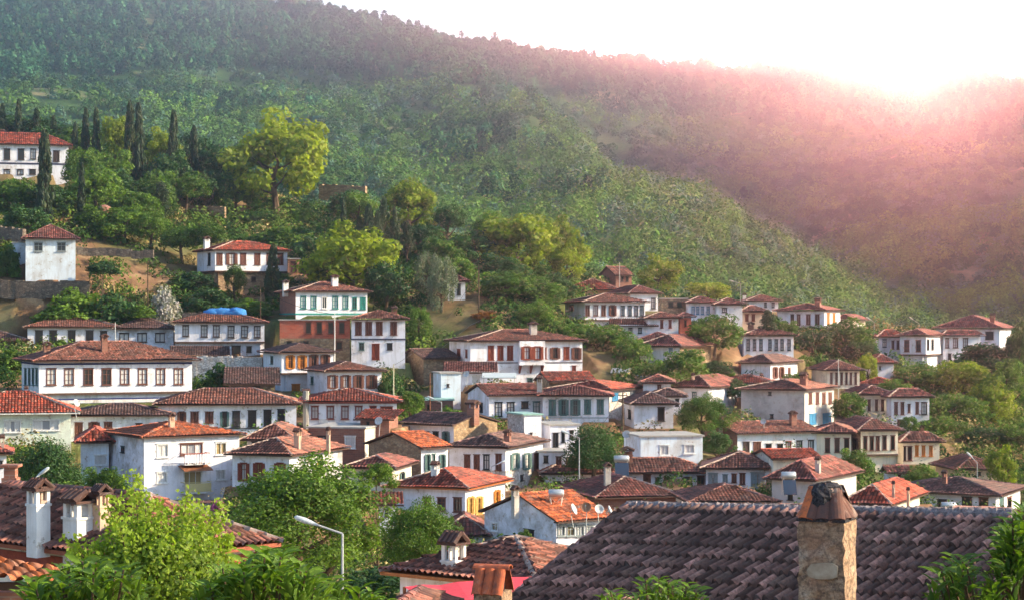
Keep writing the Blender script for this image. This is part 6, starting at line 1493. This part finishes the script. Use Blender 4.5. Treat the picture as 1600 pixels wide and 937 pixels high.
    cable(V3(407, 450, 227), V3(523, 490, 211), .6, 'power line from the tarpaulin pole to the brick wall pole')
    cable(V3(615, 570, 194), V3(748, 420, 233), 1.6, 'power line rising from the barn pole to the fig tree pole')
    cable(V3(615, 572, 194), V3(690, 630, 181), .8, 'power line from the barn pole down to the slim street lamp')
    cable(V3(973, 614, 186), V3(905, 685, 160), .8, 'power line from the leaning pole to the dark tree lamp')
    cable(V3(973, 614, 186), V3(1157, 445, 273), 1.8, 'power line from the leaning pole up to the crest lamp')
    # brick chimney far left, terrace walls, path
    d = 58; c = V3(17, 735, d); b = (c.x, d, c.z-3); e = empty('chimney_stack', b, 'tall brown brick chimney at the left edge behind the foreground roof', 'chimney')
    q = MB(); q.box(c-Vector((0, 0, 2.2)), (.48, .48, 4.0), taper=.95); q.build('shaft', 'oldbrick', e, b); q = MB(); q.box(c-Vector((0, 0, .1)), (.34, .34, .5)); q.box(c+Vector((0, 0, .16)), (.56, .56, .08)); q.build('cap', 'oldbrick', e, b)
    retaining(262, 323, 352, 322, 288, 284, 1.9, 'sunlit orange stone terrace wall left of the great yellow tree')
    retaining(-10, 352, 38, 358, 246, 243, 1.6, 'dark terrace wall left of the square cottage', 'darkstone')
    retaining(120, 386, 240, 392, 240, 240, 1.0, 'low broken stone terrace wall on the bare slope', 'darkstone')
    retaining(-20, 437, 140, 439, 233, 233, 2.2, 'long stone terrace wall under the square cottage', 'darkstone')
    retaining(285, 488, 330, 487, 230, 230, 3.4, 'stone terrace wall under the pergola shrubs', 'darkstone')
    retaining(500, 288, 572, 292, 296, 292, 2.3, 'orange earth coloured wall behind the dark tree on the crest', 'stone')
    retaining(300, 556, 410, 556, 212, 212, 2.8, 'rough rubble wall peeling white beneath the six windowed house', 'palestone')
    retaining(1460, 650, 1600, 640, 236, 240, 1.6, 'pale stone terrace wall in the right hand grove', 'stone')
    retaining(1290, 752, 1345, 752, 172, 172, 2.2, 'tan garden wall under the five tall windows', 'stone')
    # path
    q = MB(); pts = [(768, 499, 232), (735, 507, 229), (700, 514, 226), (668, 524, 223), (640, 538, 220)]
    for i in range(len(pts)-1):
        A_, B_ = [(lambda x, dd: Vector((xof(x, dd), dd, gz(x, dd)+.12)))(p[0], p[2]) for p in pts[i:i+2]]
        q.quad(A_+Vector((0, -1.2, 0)), B_+Vector((0, -1.2, 0)), B_+Vector((0, 1.4, .1)), A_+Vector((0, 1.4, .1)))
    tag(q.build('path', 'concrete'), kind='structure')
    tree('redbush', 0, 757, 480, 504, 50, 231, 'withered orange red bush at the foot of the tall utility pole', (2.6, .55, .3))
    shoot_tree('light green tree with upright leafy shoots in the left foreground')
    rg = random.Random(5)
    def blob(x0, x1, ys, n): 
        out = []
        for _ in range(n):
            x = rg.uniform(x0, x1); yt = np.interp(x, [q[0] for q in ys], [q[1] for q in ys]); out.append((x, yt+abs(rg.gauss(0, 1))*34+4))
        return out
    gloss_tree('glossy leaved tree top in the bottom left corner', blob(45, 215, [(45, 905), (90, 880), (130, 868), (215, 890)], 60), 12.5, 1)
    gloss_tree('glossy broad leaved tree top with pale tips, left of the tall street lamp', blob(300, 500, [(300, 915), (350, 880), (430, 852), (500, 880)], 72), 14.5, 2, .17)
    gloss_tree('lower glossy leaved branch tips at the foot of the tall street lamp', blob(480, 610, [(480, 880), (540, 905), (610, 930)], 34), 15.5, 3, .16)
    gloss_tree('small glossy leaved tree top overlapping the nearest roof', blob(945, 1115, [(945, 920), (985, 905), (1040, 885), (1075, 905), (1115, 925)], 34), 16, 4, .12)
    gloss_tree('glossy orange tree at the right edge before the nearest roof', blob(1562, 1625, [(1562, 850), (1580, 805), (1600, 785), (1625, 780)], 40)+blob(1465, 1560, [(1465, 885), (1500, 862), (1560, 880)], 22), 12, 5, .13, trunk_x=1590)
# ------------------------------------------------------------------ run: world, camera, light
def world():
    w = bpy.data.worlds.new("World"); sc.world = w; w.use_nodes = True; nt = w.node_tree; nt.nodes.clear()
    out = nt.nodes.new('ShaderNodeOutputWorld')
    sky = nt.nodes.new('ShaderNodeTexSky'); sky.sky_type = 'NISHITA'; sky.sun_disc = False
    sky.sun_elevation = R_(SUN_EL); sky.sun_rotation = R_(SUN_AZ); sky.air_density = 1.2; sky.dust_density = 0.6; sky.ozone_density = 2.0
    b1 = nt.nodes.new('ShaderNodeBackground'); b1.inputs['Strength'].default_value = SKY_S
    L(nt, sky.outputs[0], b1.inputs['Color'])
    # bright aureole of the low sky above the right-hand ridge
    tc = nt.nodes.new('ShaderNodeTexCoord'); g = Vector((xof(GLOW[0], 1), 1, zof(GLOW[1], 1))).normalized()
    dt = nt.nodes.new('ShaderNodeVectorMath'); dt.operation = 'DOT_PRODUCT'; L(nt, tc.outputs['Generated'], dt.inputs[0]); dt.inputs[1].default_value = g
    ac = N(nt, 'ShaderNodeMath', operation='ARCCOSINE'); L(nt, dt.outputs['Value'], ac.inputs[0])
    def lobe(sig, c, s):
        a = N(nt, 'ShaderNodeMath', operation='DIVIDE'); L(nt, ac.outputs[0], a.inputs[0]); a.inputs[1].default_value = R_(sig)
        b = N(nt, 'ShaderNodeMath', operation='POWER'); L(nt, a.outputs[0], b.inputs[0]); b.inputs[1].default_value = 2
        m = N(nt, 'ShaderNodeMath', operation='MULTIPLY'); L(nt, b.outputs[0], m.inputs[0]); m.inputs[1].default_value = -1
        e = N(nt, 'ShaderNodeMath', operation='EXPONENT'); L(nt, m.outputs[0], e.inputs[0])
        f = N(nt, 'ShaderNodeMath', operation='MULTIPLY'); L(nt, e.outputs[0], f.inputs[0]); f.inputs[1].default_value = s
        k = nt.nodes.new('ShaderNodeBackground'); k.inputs['Color'].default_value = (*c, 1); L(nt, f.outputs[0], k.inputs['Strength']); return k
    prev = b1
    for sig, c, s in LOBES:
        ad = nt.nodes.new('ShaderNodeAddShader'); L(nt, prev.outputs[0], ad.inputs[0]); L(nt, lobe(sig, c, s).outputs[0], ad.inputs[1]); prev = ad
    L(nt, prev.outputs[0], out.inputs['Surface'])
    w.cycles.sampling_method = 'MANUAL'; w.cycles.sample_map_resolution = 2048
    s = bpy.data.lights.new('sun', 'SUN'); s.energy = SUN_E; s.angle = R_(0.5); s.color = (1.0, 0.80, 0.52)
    so = bpy.data.objects.new('sun', s); col.objects.link(so)
    d = Vector((math.sin(R_(SUN_AZ))*math.cos(R_(SUN_EL)), math.cos(R_(SUN_AZ))*math.cos(R_(SUN_EL)), math.sin(R_(SUN_EL))))
    so.rotation_euler = d.to_track_quat('Z', 'Y').to_euler(); so.location = (200, 0, 100)
    cam = bpy.data.cameras.new('camera'); co = bpy.data.objects.new('camera', cam); col.objects.link(co)
    cam.sensor_width = 36; cam.lens = 36*F/1600; cam.shift_y = (HY-468.5)/1600; cam.clip_end = 12000; cam.clip_start = 0.1
    co.rotation_euler = (R_(90), 0, 0); sc.camera = co
    v = sc.view_settings; v.view_transform = 'Standard'; v.look = 'None'; v.gamma = 1; v.exposure = EXPO; v.use_curve_mapping = False
    c = sc.cycles; c.use_denoising = True; c.max_bounces = 6; c.diffuse_bounces = 3; c.glossy_bounces = 2; c.transmission_bounces = 4; c.volume_bounces = 0
    c.transparent_max_bounces = 8; c.sample_clamp_indirect = 6; c.use_adaptive_sampling = True; c.adaptive_threshold = 0.02
SUN_EL, SUN_AZ, SUN_E, SKY_S, EXPO = 25, 94, 5.0, 0.12, 1.45
GLOW = (1390, 84)
LOBES = [(0.25, (1.0, 0.27, 0.18), 15000.0), (28.0, (0.86, 0.94, 1.0), 0.34)]
HAZE_D, HAZE_G = 0.00044, 0.89
def haze():
    m, nt, out = newmat('haze_air'); p = N(nt, 'ShaderNodeVolumePrincipled')
    p.inputs['Color'].default_value = (0.66, 0.86, 1.0, 1); p.inputs['Density'].default_value = HAZE_D; p.inputs['Anisotropy'].default_value = HAZE_G
    L(nt, p.outputs[0], out.inputs['Volume']); M['haze'] = m
    mb = MB(); mb.box((0, 1750, 165), (9000, 6400, 370)); o = mb.build('haze', 'haze'); tag(o, kind='stuff')

import sys
QUICK = False
world()
# two passes: the first gathers plots, then the terrain follows the real plots
protos()
def ctrl():
    global CTRL_A
    pts = []
    for h in HOUSES:
        xc = (h['x0']+h['x1'])/2; d = h['d']+2
        z = zof(h['yb'], h['d']); r = z-float(ground_px(xc, d, False)[0])
        pts.append((xc, d, max(-4, min(4, r))))
    CTRL_A = pts
ctrl()
FEAT = {}
for h in HOUSES:
    h = dict(h); e, info = house(**h); FEAT[h['label']] = (e, info)
build_ground(FOOT)
for t in TREES: tree(*t)
details()
build_forest(); build_undergrowth(FOOT)
haze()

GR = {'house': 'houses of the hillside village', 'outbuilding': 'small outbuildings among the houses', 'shed': 'sheds on the slope', 'broadleaf_tree': 'broadleaf trees on the hillside and in gardens', 'cypress_tree': 'cypresses on the upper slope',
      'pine_tree': 'dark conifers at the centre of the crest', 'shrub': 'shrubs between the houses', 'olive_tree': 'silvery olives', 'weeping_tree': 'light drooping trees', 'bougainvillea': 'magenta bougainvilleas', 'street_lamp': 'street lamps of the village',
      'utility_pole': 'wooden power poles', 'pole': 'thin plain poles', 'satellite_dish': 'satellite dishes on roofs', 'solar_water_heater': 'water tanks on the roofs', 'stone_wall': 'terrace and garden walls', 'cable': 'overhead power lines', 'laurel_tree': 'glossy leaved trees close to the viewpoint', 'ruin': 'ruins on the ridge', 'chimney_stack': 'free standing chimneys near the viewpoint', 'awning': 'awnings', 'long_house': 'long low houses'}
for o in col.objects:
    if o.parent is None and o.get('category') and not o.get('group'):
        k = o.name.split('.')[0]
        if k in GR: o['group'] = GR[k]
